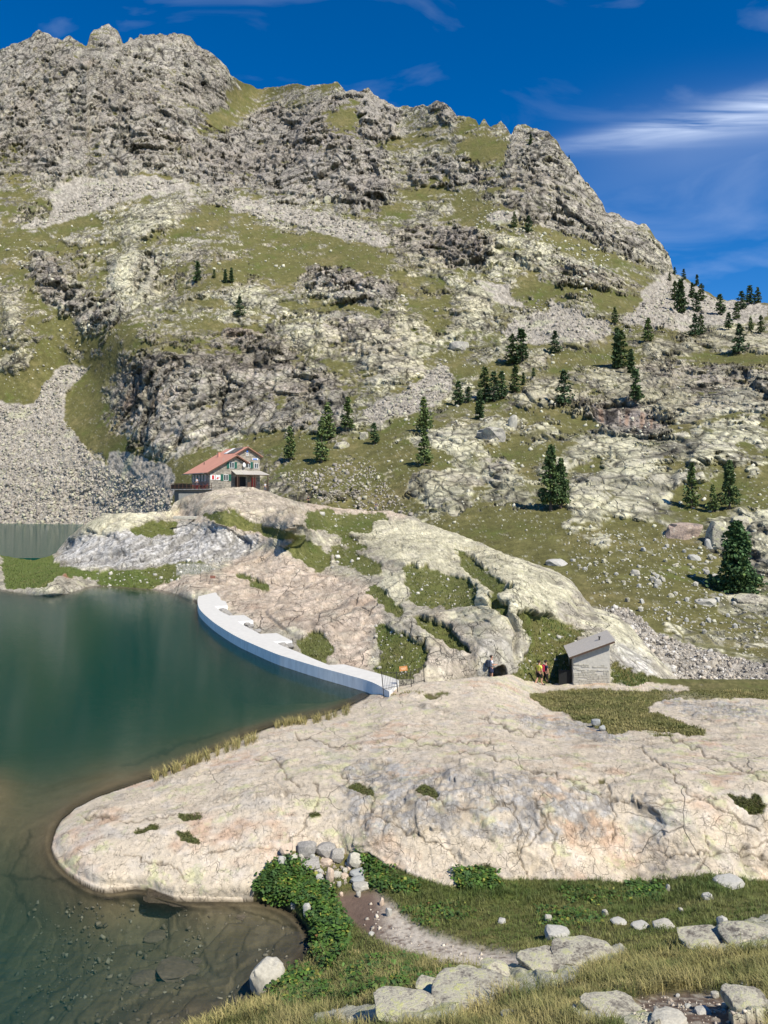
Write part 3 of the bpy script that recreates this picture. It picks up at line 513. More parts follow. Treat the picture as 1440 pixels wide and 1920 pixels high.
    turf = turf_colour(P0, 7, .35)*np.array([.95, 1.08, .9], np.float32); turf = mixc(turf, (.36, .35, .28), sst(fbm(P0/.5, 2, 73), .62, .8)*.7)
    brown = sst(UU, 930, 990)*sst(VV, 1140, 1180); turf = mixc(turf, (.15, .125, .05), brown*.6*sst(n2, -.3, .5))
    green = (1-sst(UU, 200, 330))*sst(VV, 1020, 1040); turf = mixc(turf, (.10, .14, .03), green*.7)
    grav = sst(rWhite.get(UU, VV-18)*(1-rWhite.get(UU, VV)), .2, .6)*((VV > 1040) & (VV < 1100) & (UU > 330)); turf = mixc(turf, (.36, .35, .31), grav*.8)
    wet = (1-sst(P0[..., 2]+disp, -.02, .09))*(UU < 372); c = turf*(1-r)[..., None]+col*r[..., None]; c = mixc(c, (.09, .075, .055), wet*.75)
    ext = []; extc = []
    for dy, dz in ((60, -16), (24, -9), (9, -3.6), (3, -.9)):
        q = P[0].copy(); f = np.clip((q[:, 1]-50)/90, .25, 1); q[:, 1] += dy*f; q[:, 2] += dz*f; ext.append(q); extc.append(c[0])
    Pall = np.concatenate([np.array(ext, np.float32), P]); call = np.concatenate([np.array(extc, np.float32), c])
    finish_grid('ridge', uu, VV, P); global RIDGE; RIDGE = (uu, VV, P, r)
    o = link('rock_ridge_terrain', grid_mesh('rock_ridge_terrain', Pall, np.concatenate([np.clip(call, .01, .9), np.concatenate([np.repeat(r[:1], 4, 0), r])[..., None]], -1), M['ridge']))
    tag(o, 'ice-smoothed pink and yellow rock ridge between the lakes, patched with turf', 'rock ridge', kind='structure')
build_ridge()

# ------------------------------------------------------------------ near ground: the big slab, the meadow and the bank the viewer stands on
SHORE = [(697, 1303), (655, 1325), (600, 1345), (520, 1360), (480, 1374), (430, 1398), (370, 1424), (330, 1442), (285, 1462), (230, 1480), (180, 1497), (140, 1518), (115, 1540), (104, 1560), (97, 1590), (103, 1608), (120, 1628), (160, 1655), (202, 1669), (240, 1661), (284, 1660), (273, 1678), (330, 1683), (385, 1686), (440, 1686), (470, 1680),
         (520, 1692), (555, 1708), (576, 1735), (586, 1765), (578, 1798), (545, 1812), (520, 1835), (498, 1860), (474, 1882), (430, 1892), (385, 1914), (330, 1942), (200, 1995), (-200, 2080), (-1000, 2150)]
LAND = SHORE+[(-1000, 3000), (2000, 3000), (2000, 1180), (697, 1180)]
LC = [(u, v, 0.0) for u, v in SHORE[::2]]+[(720, 1297, .25), (800, 1283, .5), (850, 1279, .57), (900, 1274, .55), (950, 1278, .1), (980, 1285, -.5), (1015, 1288, -1.15), (1015, 1268, -1.3), (1100, 1286, -1.02), (1240, 1287, -.9), (1440, 1288, -.7), (1100, 1262, -1.2), (1440, 1262, -1.0), (1700, 1290, -.5),
      (1100, 1310, -.3), (1000, 1310, -.2), (1240, 1310, -.25), (1440, 1310, 0.1), (1100, 1350, .8), (1440, 1340, .9), (1240, 1350, .85), (1100, 1385, 1.7), (850, 1330, .95), (720, 1340, .7), (1700, 1350, 1.2), (1440, 1390, 2.3), (1250, 1400, 2.25),
      (800, 1400, 1.6), (1000, 1400, 2.0), (700, 1400, 1.2), (600, 1400, .85), (900, 1460, 2.5), (1050, 1480, 2.65), (1250, 1470, 3.0), (1440, 1470, 3.2), (1700, 1470, 3.4), (800, 1480, 2.2), (700, 1480, 1.7), (600, 1460, 1.35), (450, 1500, .95), (300, 1560, .55), (200, 1580, .35), (560, 1600, .75), (400, 1620, .4), (700, 1560, 1.5), (640, 1580, 1.0), (640, 1625, .55),
      (850, 1560, 1.8), (1000, 1560, 1.98), (1200, 1560, 2.1), (1440, 1560, 2.25), (1000, 1610, 1.5), (1220, 1610, 1.65), (1440, 1610, 1.75), (850, 1655, .95), (1000, 1650, 1.15), (1200, 1652, 1.3), (1440, 1655, 1.4), (740, 1630, .8), (1700, 1655, 1.6),
      (900, 1700, 1.2), (1000, 1750, 1.75), (700, 1700, .6), (900, 1800, 2.25), (700, 1765, .95), (600, 1700, .22), (620, 1800, .45), (600, 1860, 1.0), (560, 1920, 2.4), (800, 1870, 3.1), (1000, 1822, 3.15), (1200, 1782, 3.3), (1440, 1730, 3.4), (1200, 1700, 1.7), (1440, 1690, 2.2), (1440, 1920, 5.4), (1300, 1860, 4.7), (1100, 1880, 4.5), (900, 1920, 4.2), (700, 1920, 3.3),
      (1700, 1740, 4.0), (1700, 1920, 5.8), (720, 2400, 7.6), (1440, 2400, 8.3), (0, 2400, 3.5), (-1000, 2400, 1.5), (2000, 2400, 8.5), (720, 3000, 9.6), (0, 3000, 6.5), (1440, 3000, 9.6)]
fL = tps_grid(LC, 1e-3)
landC = Canvas(0.0); landC.poly(LAND, 1.0); landS = Canvas(); landS.a = blur(landC.a, 6).astype(np.float32); landC.blur(1)
slabC = Canvas(0.0); gC = Canvas(0.0); dirtC = Canvas(0.0); mossC = Canvas(0.0); wC = Canvas(0.0); dryC = Canvas(0.0); lushC = Canvas(0.0)
slabC.poly([(697, 1180), (2000, 1180), (2000, 1660), (1440, 1655), (1330, 1641), (1160, 1655), (1060, 1652), (960, 1652), (880, 1642), (850, 1668), (830, 1662), (770, 1642), (720, 1620), (700, 1602), (640, 1600), (590, 1585), (545, 1600), (500, 1625), (480, 1650), (470, 1690), (90, 1720), (60, 1500), (650, 1290)], 1.0)
for pts in ([(990, 1302), (1060, 1293), (1440, 1288), (2000, 1290), (2000, 1310), (1440, 1312), (1250, 1312), (1205, 1330), (1270, 1350), (1350, 1382), (1330, 1382), (1180, 1370), (1150, 1380), (1070, 1345), (1000, 1318)], [(970, 1180), (2000, 1180), (2000, 1286), (1240, 1286), (1240, 1280), (980, 1276)]):
    slabC.poly(pts, 0.0)
slabC.poly([(1140, 1292), (1300, 1290), (1330, 1293), (1300, 1297), (1150, 1298)], 1.0); slabC.poly([(960, 1290), (1080, 1283), (1240, 1284), (1240, 1290), (1080, 1292), (990, 1302)], 1.0)
slabC.poly([(560, 1925), (640, 1895), (720, 1885), (800, 1860), (870, 1835), (910, 1815), (1080, 1810), (1085, 1850), (1000, 1870), (900, 1880), (860, 1905), (850, 1925)], .75)
slabC.poly([(980, 1815), (1000, 1798), (1100, 1792), (1170, 1775), (1180, 1790), (1080, 1830), (1000, 1828)], .9); slabC.poly([(1270, 1775), (1340, 1750), (1440, 1722), (2000, 1700), (2000, 1800), (1440, 1782), (1380, 1788), (1300, 1790)], 1.0)
slabC.poly([(1080, 1900), (1160, 1895), (1240, 1905), (1240, 1925), (1080, 1925)], .9); slabC.poly([(1370, 1870), (1440, 1860), (1440, 1925), (1370, 1925)], .8)
dirtC.poly([(620, 1690), (640, 1672), (705, 1668), (740, 1698), (765, 1725), (820, 1754), (880, 1772), (960, 1786), (990, 1796), (975, 1812), (900, 1812), (820, 1802), (750, 1780), (685, 1748), (650, 1722)], 1.0)
dirtC.poly([(1195, 1865), (1320, 1855), (1440, 1880), (1440, 2100), (1150, 2100), (1180, 1900)], .95); dirtC.poly([(1245, 1300), (1440, 1322), (1440, 1330), (1245, 1310)], .4)
for e in ((680, 1482, 26, 9, 20, .9), (800, 1486, 24, 10, 10, .9), (275, 1556, 30, 6, -8, .9), (360, 1534, 28, 7, -6, .9), (355, 1574, 24, 9, 15, .9), (815, 1305, 30, 5, -3, 1), (590, 1525, 12, 7, 0, .9), (1130, 1465, 14, 6, 0, 1), (1395, 1510, 40, 9, 27, 1), (1260, 1490, 10, 4, 30, .9), (1130, 1350, 60, 5, 8, 1),
          (905, 1636, 28, 12, 0, 1), (1120, 1440, 30, 4, 15, .5), (640, 1338, 22, 4, -8, .9), (1420, 1505, 14, 14, 0, 1), (1240, 1382, 40, 6, 10, .6), (500, 1476, 26, 6, 5, .5), (840, 1345, 18, 3, 6, .7)):
    mossC.ell(*e[:5], e[5])
wC.poly([(650, 1440), (720, 1430), (860, 1450), (960, 1450), (1060, 1480), (1150, 1500), (1160, 1560), (1040, 1580), (900, 1570), (800, 1560), (700, 1570), (640, 1530)], .75); wC.poly([(930, 1340), (1080, 1350), (1190, 1380), (1150, 1400), (1000, 1365)], .9); wC.poly([(1200, 1305), (1440, 1325), (1440, 1350), (1300, 1345)], .9)
wC.poly([(1180, 1500), (1240, 1490), (1250, 1580), (1200, 1600)], .5)
dryC.poly([(900, 1840), (1000, 1800), (1100, 1790), (1200, 1770), (1440, 1790), (2000, 1750), (2000, 2100), (850, 2100), (700, 1925), (300, 1960), (430, 1890), (560, 1880), (700, 1860)], .9)
lushC.poly([(700, 1610), (850, 1670), (960, 1655), (1330, 1645), (1440, 1660), (1440, 1690), (1200, 1700), (1000, 1690), (860, 1700), (740, 1690)], 1.0); lushC.poly([(470, 1650), (520, 1620), (600, 1640), (660, 1720), (650, 1800), (600, 1830), (580, 1760), (560, 1700), (480, 1690)], 1.0)
for c_ in (slabC, dirtC, mossC, wC): c_.blur(1)
dryC.blur(8); lushC.blur(5)
CRK = [[(480, 1425), (520, 1430), (540, 1450), (542, 1470), (575, 1476)], [(860, 1415), (900, 1412), (960, 1432), (1000, 1448), (1060, 1462), (1130, 1470)], [(1250, 1380), (1330, 1420), (1380, 1440), (1440, 1470)], [(700, 1530), (760, 1560), (840, 1590), (880, 1650)],
       [(960, 1500), (975, 1560), (970, 1600), (990, 1650)], [(1040, 1520), (1000, 1580), (960, 1610)], [(1140, 1470), (1150, 1530), (1150, 1580)], [(1320, 1560), (1330, 1600), (1300, 1640)], [(1190, 1400), (1250, 1440), (1290, 1490), (1420, 1560)], [(560, 1380), (620, 1400), (680, 1405)],
       [(900, 1345), (960, 1370), (1010, 1380)], [(500, 1640), (560, 1560), (600, 1500), (590, 1470)], [(230, 1600), (330, 1625), (350, 1650)], [(640, 1460), (700, 1500), (690, 1560)], [(800, 1500), (900, 1520), (960, 1500)], [(1060, 1462), (1120, 1500), (1200, 1510), (1340, 1500)],
       [(1000, 1500), (1035, 1560), (1040, 1640)], [(740, 1380), (800, 1400), (860, 1392), (930, 1400)], [(150, 1530), (250, 1545), (330, 1530)], [(380, 1600), (470, 1590), (540, 1600)], [(1380, 1600), (1440, 1580)], [(1240, 1600), (1330, 1600), (1440, 1610)]]
def crack_field(UU, VV, lines, wpx):
    q = np.stack([UU/22, VV/22, UU*0], -1); wu = fbm(q, 3, 301)*9; wv = fbm(q+9, 3, 302)*9; d = np.full(UU.shape, 99.0, np.float32); u = UU+wu; v = VV+wv
    for ln in lines:
        us = [p[0] for p in ln]; vs_ = [p[1] for p in ln]; m = (u > min(us)-15) & (u < max(us)+15) & (v > min(vs_)-15) & (v < max(vs_)+15)
        if not m.any(): continue
        uu, vv = u[m], v[m]; dd = np.full(uu.shape, 99.0)
        for (a, b), (c, e) in zip(ln[:-1], ln[1:]):
            L2 = (c-a)**2+(e-b)**2; t = np.clip(((uu-a)*(c-a)+(vv-b)*(e-b))/L2, 0, 1); dd = np.minimum(dd, np.hypot(uu-a-t*(c-a), vv-b-t*(e-b)))
        d[m] = np.minimum(d[m], dd)
    return np.exp(-(d/wpx)**2)
def land_z(UU, VV):
    z = fL(UU, VV); e = landS.get(UU, VV); return z, e
def build_near():
    uu = ugrid(-600, 2000); vtop = np.interp(uu, [-600, 697, 720, 800, 850, 900, 940, 980, 1000, 1130, 1190, 2000], [1300, 1300, 1292, 1281, 1276, 1271, 1268, 1264, 1262, 1264, 1279, 1282])
    tv = np.concatenate([np.linspace(0, 1, 370), 1+np.array([.02, .05, .1, .17, .26, .38, .55, .8, 1.1, 1.5])]); VV = vtop[None]+(1965-vtop)[None]*tv[:, None]; UU = np.broadcast_to(uu[None], VV.shape).copy()
    z, e = land_z(UU, VV); slab = slabC.get(UU, VV)
    z = z+0.20*sst(e, .5, .95)*sst(VV, 1300, 1340)*(1-sst(UU, 480, 700))
    q = np.stack([UU/20, VV/16, UU*0], -1); wu = fbm(q, 4, 23)*9; wv = fbm(q+70, 4, 24)*6
    sg = slabC.get(UU+wu*.7, VV+wv*.7); moss = mossC.get(UU+wu, VV+wv); dirt = dirtC.get(UU+wu*.5, VV+wv*.5); wht = wC.get(UU+wu*2, VV+wv*2); dry = dryC.get(UU+wu, VV); lush = lushC.get(UU, VV)
    Y = (CH-z)*F/(VV-HV); Y = np.minimum.accumulate(Y, axis=0)-np.arange(len(tv))[:, None]*2e-4; P0 = W(UU, VV, Y).astype(np.float32)
    n1 = fbm(P0/2.2, 4, 201); n2 = fbm(P0/.5, 4, 202); n3 = fbm(P0/.14, 3, 203)
    r = sst(sg+.10*n1+.08*n2, .45, .55)*(1-sst(moss*(1+.4*n2), .36, .52))
    n = grid_normals(P0); n = np.where(n[..., 2:3] < 0, -n, n)
    h, joint, cell = rock_relief(P0, n, Y, r, 0*r, 0*r, (3.2, 1.1, .42, .17), amp=.045, seed=9)
    jm = sst(fbm(P0/1.8, 3, 215)+.9*wht, .15, .6)           # only some zones are closely jointed
    crk = crack_field(UU, VV, CRK, 1.5)
    face = sst(VV, 1490, 1530)*(UU > 690)
    foli = perlin(np.stack([(P0[..., 0]*.5+P0[..., 2]*1.2+P0[..., 1]*.25)/.16+n1*2.5, P0[..., 0]/1.5, P0[..., 1]/1.5], -1), 222)
    scal = perlin(np.stack([P0[..., 0]/3.0+P0[..., 1]/5, P0[..., 1]/1.4-P0[..., 0]/6, P0[..., 2]/2], -1), 230)
    rel = h*(.45+.7*jm)+.065*scal+.03*n1+.022*n2+.012*n3+.016*foli*(.5+face)-.05*crk
    rough = wht*(.06*fbm(P0/.35, 3, 240))
    tus = fbm(P0/.35, 3, 250); grel = .05*tus+.03*n2+.05*n1
    rockN = (VV > 1690)*r                                    # lichened slabs of the near bank
    dz = r*(rel+rough+.05+.03*rockN)+(1-r)*(1-dirt)*(grel+.02)+dirt*(1-r)*(-.04+.01*n3)
    kk = sst(e, .45, .8); dz = dz*(.35+.65*kk)
    P = P0.copy(); P += (n*dz[..., None]).astype(np.float32)
    under = sst(.5-landC.get(UU, VV), 0, .3); P[..., 2] = np.where(UU < 720, np.minimum(P[..., 2], lerp(P[..., 2], -.06, sst(under, 0, .3)))-under*.10, P[..., 2])
    pk = np.zeros(P0.shape, np.float32)+np.array([.56, .48, .365], np.float32)
    pk = mixc(pk, (.64, .56, .455), sst(n2+.5*n1, 0, .9)); pk = mixc(pk, (.50, .31, .20), sst(n1-.3*n2, .12, .8)*.6); pk = mixc(pk, (.50, .51, .26), sst(fbm(P0/.9, 5, 206)+.4*n3+.25*fbm(P0/5, 2, 207), .22, .7)*.6)
    pk = mixc(pk, (.43, .42, .40), np.clip(wht*1.2*sst(n2+.5*n3, -.5, .5)+.35*sst(fbm(P0/1.3, 4, 260), .2, .7), 0, .85)); pk = mixc(pk, (.30, .26, .215), sst(n3+.6*n2, .45, 1.0)*.6); pk = mixc(pk, (.36, .335, .30), sst(perlin(np.stack([(P0[..., 0]+P0[..., 1]*.4)/.5+n1, P0[..., 1]/3, P0[..., 2]/3], -1), 263)+.3*n2, .25, .6)*.35)
    pk *= (1+cell*.16*(.4+jm))[..., None]; pk = mixc(pk, (.10, .08, .055), np.clip(joint*(.04+.45*jm)+crk*.75, 0, .8)); pk = mixc(pk, (.22, .18, .13), sst(foli, .45, .75)*.22*(.4+face))
    lic = np.zeros(P0.shape, np.float32)+np.array([.46, .44, .33], np.float32); lic = mixc(lic, (.50, .50, .20), sst(n2+.3*n3, .1, .6)*.8); lic = mixc(lic, (.20, .19, .17), sst(n3-.3*n2, .3, .8)*.6)
    near = sst(VV, 1690, 1720); rc = pk*(1-near[..., None])+lic*near[..., None]
    ms = np.zeros(P0.shape, np.float32)+np.array([.115, .10, .045], np.float32); ms = mixc(ms, (.10, .12, .03), sst(n2, -.2, .5))
    tf = turf_colour(P0, 9, .12); tf = mixc(tf, (.27, .235, .105), dry*.55*sst(tus, -.4, .6)); tf = mixc(tf, (.055, .085, .018), lush*.6)
    dt = np.zeros(P0.shape, np.float32)+np.array([.15, .105, .08], np.float32); dt = mixc(dt, (.58, .51, .41), sst(UU, 690, 750)*sst(n3+.5*n2, -1.0, .2)*(VV < 1850)); dt = mixc(dt, (.38, .33, .26), (VV > 1850)*sst(n3+.4*n2, -.1, .6))
    c = tf*(1-dirt)[..., None]+dt*dirt[..., None]; mo = sst(moss*(1+.4*n2), .36, .52)*sst(sg, .4, .6); c = c*(1-mo[..., None])+ms*mo[..., None]; c = c*(1-r)[..., None]+rc*r[..., None]
    wet = (1-sst(P[..., 2], .0, .055))*(UU < 720); c = mixc(c, (.05, .038, .025), wet*.97)
    ext = []; extc = []
    for dy, zt in ((14, -9), (9, -6), (5, -3.2), (2.5, -1.7), (.8, None)):
        q = P[0].copy(); far = np.interp(uu, [697, 900, 1015, 1100, 1440, 2000], [-.7, -.55, -1.3, -1.05, -.75, -.5])
        q[:, 1] += dy; q[:, 2] = lerp(q[:, 2], far, .3) if zt is None else np.where(uu < 985, far-.02*dy, np.minimum(far, zt+0*far)); ext.append(q); extc.append(mixc(extc_c(c[0]), (.115, .115, .04), np.full(len(uu), .8)))
    Pall = np.concatenate([np.array(ext, np.float32), P]); call = np.concatenate([np.array(extc, np.float32), c])
    keep = np.concatenate([np.tile(uu[None] > 690, (5, 1)), landC.get(UU, VV) > .06])
    finish_grid('near', uu, VV, P)
    o = link('ground', grid_mesh('ground', Pall, np.concatenate([np.clip(call, .01, .9), np.concatenate([np.repeat(r[:1]*0, 5, 0), r])[..., None]], -1), M['near'], keep)); tag(o, 'broad pink granite slab, meadow and grassy bank beside the lake', 'ground', kind='structure')
    return uu, VV, P, r, dirt, dry, lush, moss
def extc_c(c): return c.copy()
NEAR = build_near()

# ------------------------------------------------------------------ lake bed, water
DC = [(u, v, 0.0) for u, v in SHORE[:-3:2]]+[(50, 1500, .75), (0, 1600, .9), (200, 1450, .6), (0, 1440, 1.2), (0, 1400, 4.5), (0, 1300, 7.5), (150, 1400, 2.8), (300, 1350, 4.2), (300, 1300, 7.5), (300, 1250, 8), (500, 1330, 2.6), (600, 1315, 1.7), (660, 1308, 1.0), (500, 1265, 6.5), (430, 1230, 6.5), (560, 1290, 3.5), (0, 1200, 8), (200, 1150, 8), (0, 1120, 8),
      (0, 1750, 2.2), (130, 1750, 1.2), (0, 1850, 2.1), (100, 1920, 1.5), (300, 1850, .8), (450, 1750, .45), (300, 1700, .6), (250, 1900, .75), (-300, 1600, 3), (-300, 1900, 4), (-600, 1700, 6), (-1000, 1300, 8), (-300, 1300, 8), (420, 1860, .55)]
fD = tps_grid(DC, 1e-3)
def build_bed():
    uu = ugrid(-1000, 800, -30, 740, 2.6, 20); vv = np.concatenate([steps(1075, 1290, 4)[:-1], steps(1290, 1960, 2.6), steps(1960, 2300, 20)[1:]])
    UU, VV = np.meshgrid(uu, vv); d = np.clip(fD(UU, VV), .0, 8.5)
    e = landS.get(UU, VV); dd = np.where(VV < 1150, 8.0+0*d, d); dd = np.maximum(dd*(1-.93*sst(e, .10, .46)), .07)+sst(landC.get(UU, VV), .35, .8)*.9
    dep = dd; Y = (CH+dep)*F/(VV-HV); P0 = W(UU, VV, Y).astype(np.float32)
    n1 = fbm(P0/3, 4, 401); n2 = fbm(P0/.6, 3, 402); H, ed, rr = facet(P0*np.array([1, .8, 1])/.75+n1[..., None]*.4, 405); H2, ed2, rr2 = facet(P0/.32, 407)
    stones = sst(VV+60*n1, 1690, 1740)+.35*sst(VV, 1450, 1550)
    P = P0.copy(); k = np.clip(dep*2, 0, 1); P[..., 2] += (k*(stones*(.05*H+.02*H2)+.10*n1*(dep < 4)-.04*(1-sst(ed, 0, .12))*stones)).astype(np.float32)
    P[..., 2] = np.minimum(P[..., 2], -.03)
    c = np.zeros(P0.shape, np.float32)+np.array([.20, .15, .09], np.float32); c = mixc(c, (.13, .09, .045), sst(n1+n2*.4, .1, .7)*.6); st = np.zeros(P0.shape, np.float32)+np.array([.15, .12, .08], np.float32); st *= (.8+.45*rr)[..., None]; st *= (.8+.4*rr2)[..., None]
    c = c*(1-np.clip(stones, 0, 1)[..., None]*.8)+st*np.clip(stones, 0, 1)[..., None]*.8; c = mixc(c, (.05, .04, .025), (1-sst(ed, 0, .13))*np.clip(stones, 0, 1)*.3*sst(n1, -.3, .6))
    ledge = crack_field(UU, VV, [[(0, 1640), (120, 1650), (250, 1700), (330, 1700)], [(60, 1560), (20, 1640), (60, 1720)], [(230, 1440), (330, 1400), (430, 1370)], [(300, 1700), (360, 1690), (460, 1710), (560, 1740)]], 4.0); c = mixc(c, (.05, .04, .025), ledge*.7)
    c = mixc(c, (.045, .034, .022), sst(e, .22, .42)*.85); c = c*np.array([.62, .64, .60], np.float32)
    keep = landC.get(UU, VV) < .92
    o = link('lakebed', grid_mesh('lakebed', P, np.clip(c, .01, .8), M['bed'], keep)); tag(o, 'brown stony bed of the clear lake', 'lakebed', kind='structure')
build_bed()

def water_mat():
    m, t, b = new_mat('lake_water'); N_ = t.nodes; N_.remove(b); o = N_['Material Output']
    gl = nd(t, 'ShaderNodeBsdfGlossy'); gl.inputs['Roughness'].default_value = .05; gl.inputs['Color'].default_value = (1, 1, 1, 1); tr = nd(t, 'ShaderNodeBsdfTransparent')
    co = nd(t, 'ShaderNodeTexCoord').outputs['Object']; mp = nd(t, 'ShaderNodeMapping'); mp.inputs['Scale'].default_value = (.55, 1.9, 1); t.links.new(co, mp.inputs[0])
    a = tnoise(t, 1.2, 3, .55, mp.outputs[0]); b2 = tnoise(t, 6.0, 2, .5, mp.outputs[0]); bp = nd(t, 'ShaderNodeBump'); bp.inputs['Strength'].default_value = .22; bp.inputs['Distance'].default_value = .05
    t.links.new(mth(t, 'ADD', a.outputs['Fac'], mth(t, 'MULTIPLY', b2.outputs['Fac'], .25)), bp.inputs['Height']); t.links.new(bp.outputs[0], gl.inputs['Normal'])
    fr = nd(t, 'ShaderNodeFresnel'); fm = nd(t, 'ShaderNodeMath', operation='MULTIPLY'); fm.inputs[1].default_value = .52; t.links.new(fr.outputs[0], fm.inputs[0]); fr.inputs['IOR'].default_value = 1.33; t.links.new(bp.outputs[0], fr.inputs['Normal'])
    mxs = nd(t, 'ShaderNodeMixShader'); t.links.new(fm.outputs[0], mxs.inputs[0]); t.links.new(tr.outputs[0], mxs.inputs[1]); t.links.new(gl.outputs[0], mxs.inputs[2]); t.links.new(mxs.outputs[0], o.inputs['Surface'])
    va = nd(t, 'ShaderNodeVolumeAbsorption'); va.inputs['Color'].default_value = (.27, .50, .43, 1); va.inputs['Density'].default_value = .27; vs_ = nd(t, 'ShaderNodeVolumeScatter'); vs_.inputs['Color'].default_value = (.10, .88, .74, 1); vs_.inputs['Density'].default_value = .027
    ad = nd(t, 'ShaderNodeAddShader'); t.links.new(va.outputs[0], ad.inputs[0]); t.links.new(vs_.outputs[0], ad.inputs[1]); t.links.new(ad.outputs[0], o.inputs['Volume'])
    return m
M['water'] = water_mat()
def prism(name, pts, z0, z1, mat, parent=None):
    bm = bmesh.new(); lo = [bm.verts.new((x, y, z0)) for x, y in pts]; hi = [bm.verts.new((x, y, z1)) for x, y in pts]; n = len(pts)
    from mathutils.geometry import tessellate_polygon
    tri = tessellate_polygon([[Vector((x, y, 0)) for x, y in pts]])
    for t in tri:
        p, q, r = [Vector(pts[k]) for k in t]
        if abs((q-p).cross(r-p)) < 1e-7: continue
        if (q-p).cross(r-p) < 0: t = t[::-1]
        bm.faces.new([hi[k] for k in t]); bm.faces.new([lo[k] for k in t[::-1]])
    area = sum(pts[k][0]*pts[(k+1) % n][1]-pts[(k+1) % n][0]*pts[k][1] for k in range(n))
    for k in range(n):
        f = (lo[k], lo[(k+1) % n], hi[(k+1) % n], hi[k]); bm.faces.new(f if area > 0 else f[::-1])
    bm.normal_update(); me = bpy.data.meshes.new(name); bm.to_mesh(me); bm.free(); me.materials.append(mat); return link(name, me, parent)
DAMW = [(370.4, 1141), (375, 1157.5), (395, 1178), (415.5, 1193.6), (443, 1211), (471, 1225), (513, 1244), (540, 1253.6), (595.5, 1271.7), (651, 1288), (697, 1302.5)]
dw = [on_plane(u, v, 0)[:2] for u, v in DAMW]
dmid = [(x+.35, y+.6) for x, y in dw]
lake_pts = dmid[::-1]+[(-20.5, 83), (-26, 100), (-60, 118), (-320, 120), (-320, 3), (-5, 9), (-1.0, 17), (1.5, 24), (3.0, 34)]
lake = prism('lake_water', lake_pts, -13, 0.0, M['water']); tag(lake, 'calm dark green lake with clear brown shallows', 'lake', kind='structure')
up = prism('upper_lake_water', [(-320, 135), (-60, 139), (-44, 150), (-26, 190), (-26, 345), (-320, 345)], -6, .3, M['water']); tag(up, 'strip of grey upper lake beyond the rock ridge', 'lake', kind='structure')
base = mesh_np('valley_floor', [(-1500, -600, -16), (1500, -600, -16), (1500, 1600, -16), (-1500, 1600, -16)], [[0, 1, 2, 3]], flat_mat('valley_floor', (.12, .12, .05), bump=0)); tag(link('valley_floor', base), 'valley floor far below the terrain', 'ground', kind='structure')

# ------------------------------------------------------------------ small builders
def bm_obj(name, bm, mat, parent=None, smooth=False, loc=None, rz=0.0):
    bmesh.ops.recalc_face_normals(bm, faces=bm.faces[:])
    me = bpy.data.meshes.new(name); bm.to_mesh(me); bm.free()
    for m in (mat if isinstance(mat, (list, tuple)) else [mat]): me.materials.append(m)
    if smooth: me.polygons.foreach_set('use_smooth', np.ones(len(me.polygons), bool))
    return link(name, me, parent, loc, rz)
def bx(bm, c, s, rot=None, bev=0.0):
    """box of size s centred at c"""
    m = Matrix.Translation(c) @ (rot if rot is not None else Matrix.Identity(4)) @ Matrix.Diagonal((*s, 1))
    r = bmesh.ops.create_cube(bm, size=1, matrix=m)
    if bev:
        es = list({e for v in r['verts'] for e in v.link_edges}); bmesh.ops.bevel(bm, geom=es, offset=bev, segments=1, affect='EDGES')
def bar(bm, a, b, r, seg=6, r2=None):
    a = Vector(a); b = Vector(b); d = b-a; m = Matrix.Translation((a+b)/2) @ d.to_track_quat('Z', 'Y').to_matrix().to_4x4()
    bmesh.ops.create_cone(bm, cap_ends=True, segments=seg, radius1=r, radius2=r if r2 is None else r2, depth=d.length, matrix=m)
def slab_poly(bm, pts, t):
    """a flat panel through 3-D points, thickened by the vector t"""
    t = Vector(t); a = [bm.verts.new(p) for p in pts]; b = [bm.verts.new(Vector(p)+t) for p in pts]; n = len(pts)
    bm.faces.new(a); bm.faces.new(b[::-1])
    for k in range(n): bm.faces.new((a[k], b[k], b[(k+1) % n], a[(k+1) % n]))
random.seed(5)
M['concrete'] = flat_mat('concrete', (.56, .545, .50), .85, .08, 2.5, .3, .01)
M['concrete_face'] = flat_mat('lightened_concrete', (.80, .80, .76), .85, .14, 3.0, .4, .01, stretch=(1, 1, .25))  # upright faces: same concrete, colour lightened to offset the shade on them
M['stone_grey'] = flat_mat('grey_stone', (.28, .265, .24), .9, .35, 7, .6, .02)
M['stone_pale'] = flat_mat('pale_stone', (.40, .38, .32), .9, .25, 5, .5, .02)
M['lichen_stone'] = flat_mat('lichened_stone', (.46, .46, .27), .95, .2, 7, .7, .02, col2=(.30, .285, .23))
M['white_stone'] = flat_mat('white_stone', (.40, .39, .35), .9, .2, 8, .5, .02)
M['pink_stone'] = flat_mat('pink_stone', (.50, .40, .31), .9, .2, 5, .5, .02)
M['dark_iron'] = flat_mat('dark_iron', (.035, .033, .03), .6, .3, 20, 0)
M['rust'] = flat_mat('rusty_sign', (.55, .25, .09), .6, .3, 12, 0)
M['wood_dark'] = flat_mat('dark_wood', (.085, .05, .035), .8, .3, 8, .3, .01, stretch=(1, 1, 6))
M['wood_grey'] = flat_mat('weathered_grey_wood', (.40, .37, .33), .85, .25, 9, .5, .01, stretch=(.8, 7, 1))
M['black'] = flat_mat('black_paint_and_shade', (.012, .013, .013), .6, .2, 8, 0)  # paint of door and gate, also the painted dark of openings
M['roof_red'] = flat_mat('red_metal_roof', (.52, .25, .18), .55, .08, .7, .1, .01)
M['green'] = flat_mat('green_paint', (.02, .10, .07), .5, .2, 8, 0)
M['white'] = flat_mat('white_paint', (.78, .78, .76), .5, .05, 8, 0)
M['glass'] = flat_mat('window_glass', (.02, .024, .03), .08, .2, 3, 0, spec=.6)
M['solar'] = flat_mat('solar_panel', (.05, .06, .09), .2, .2, 4, 0, spec=.6)
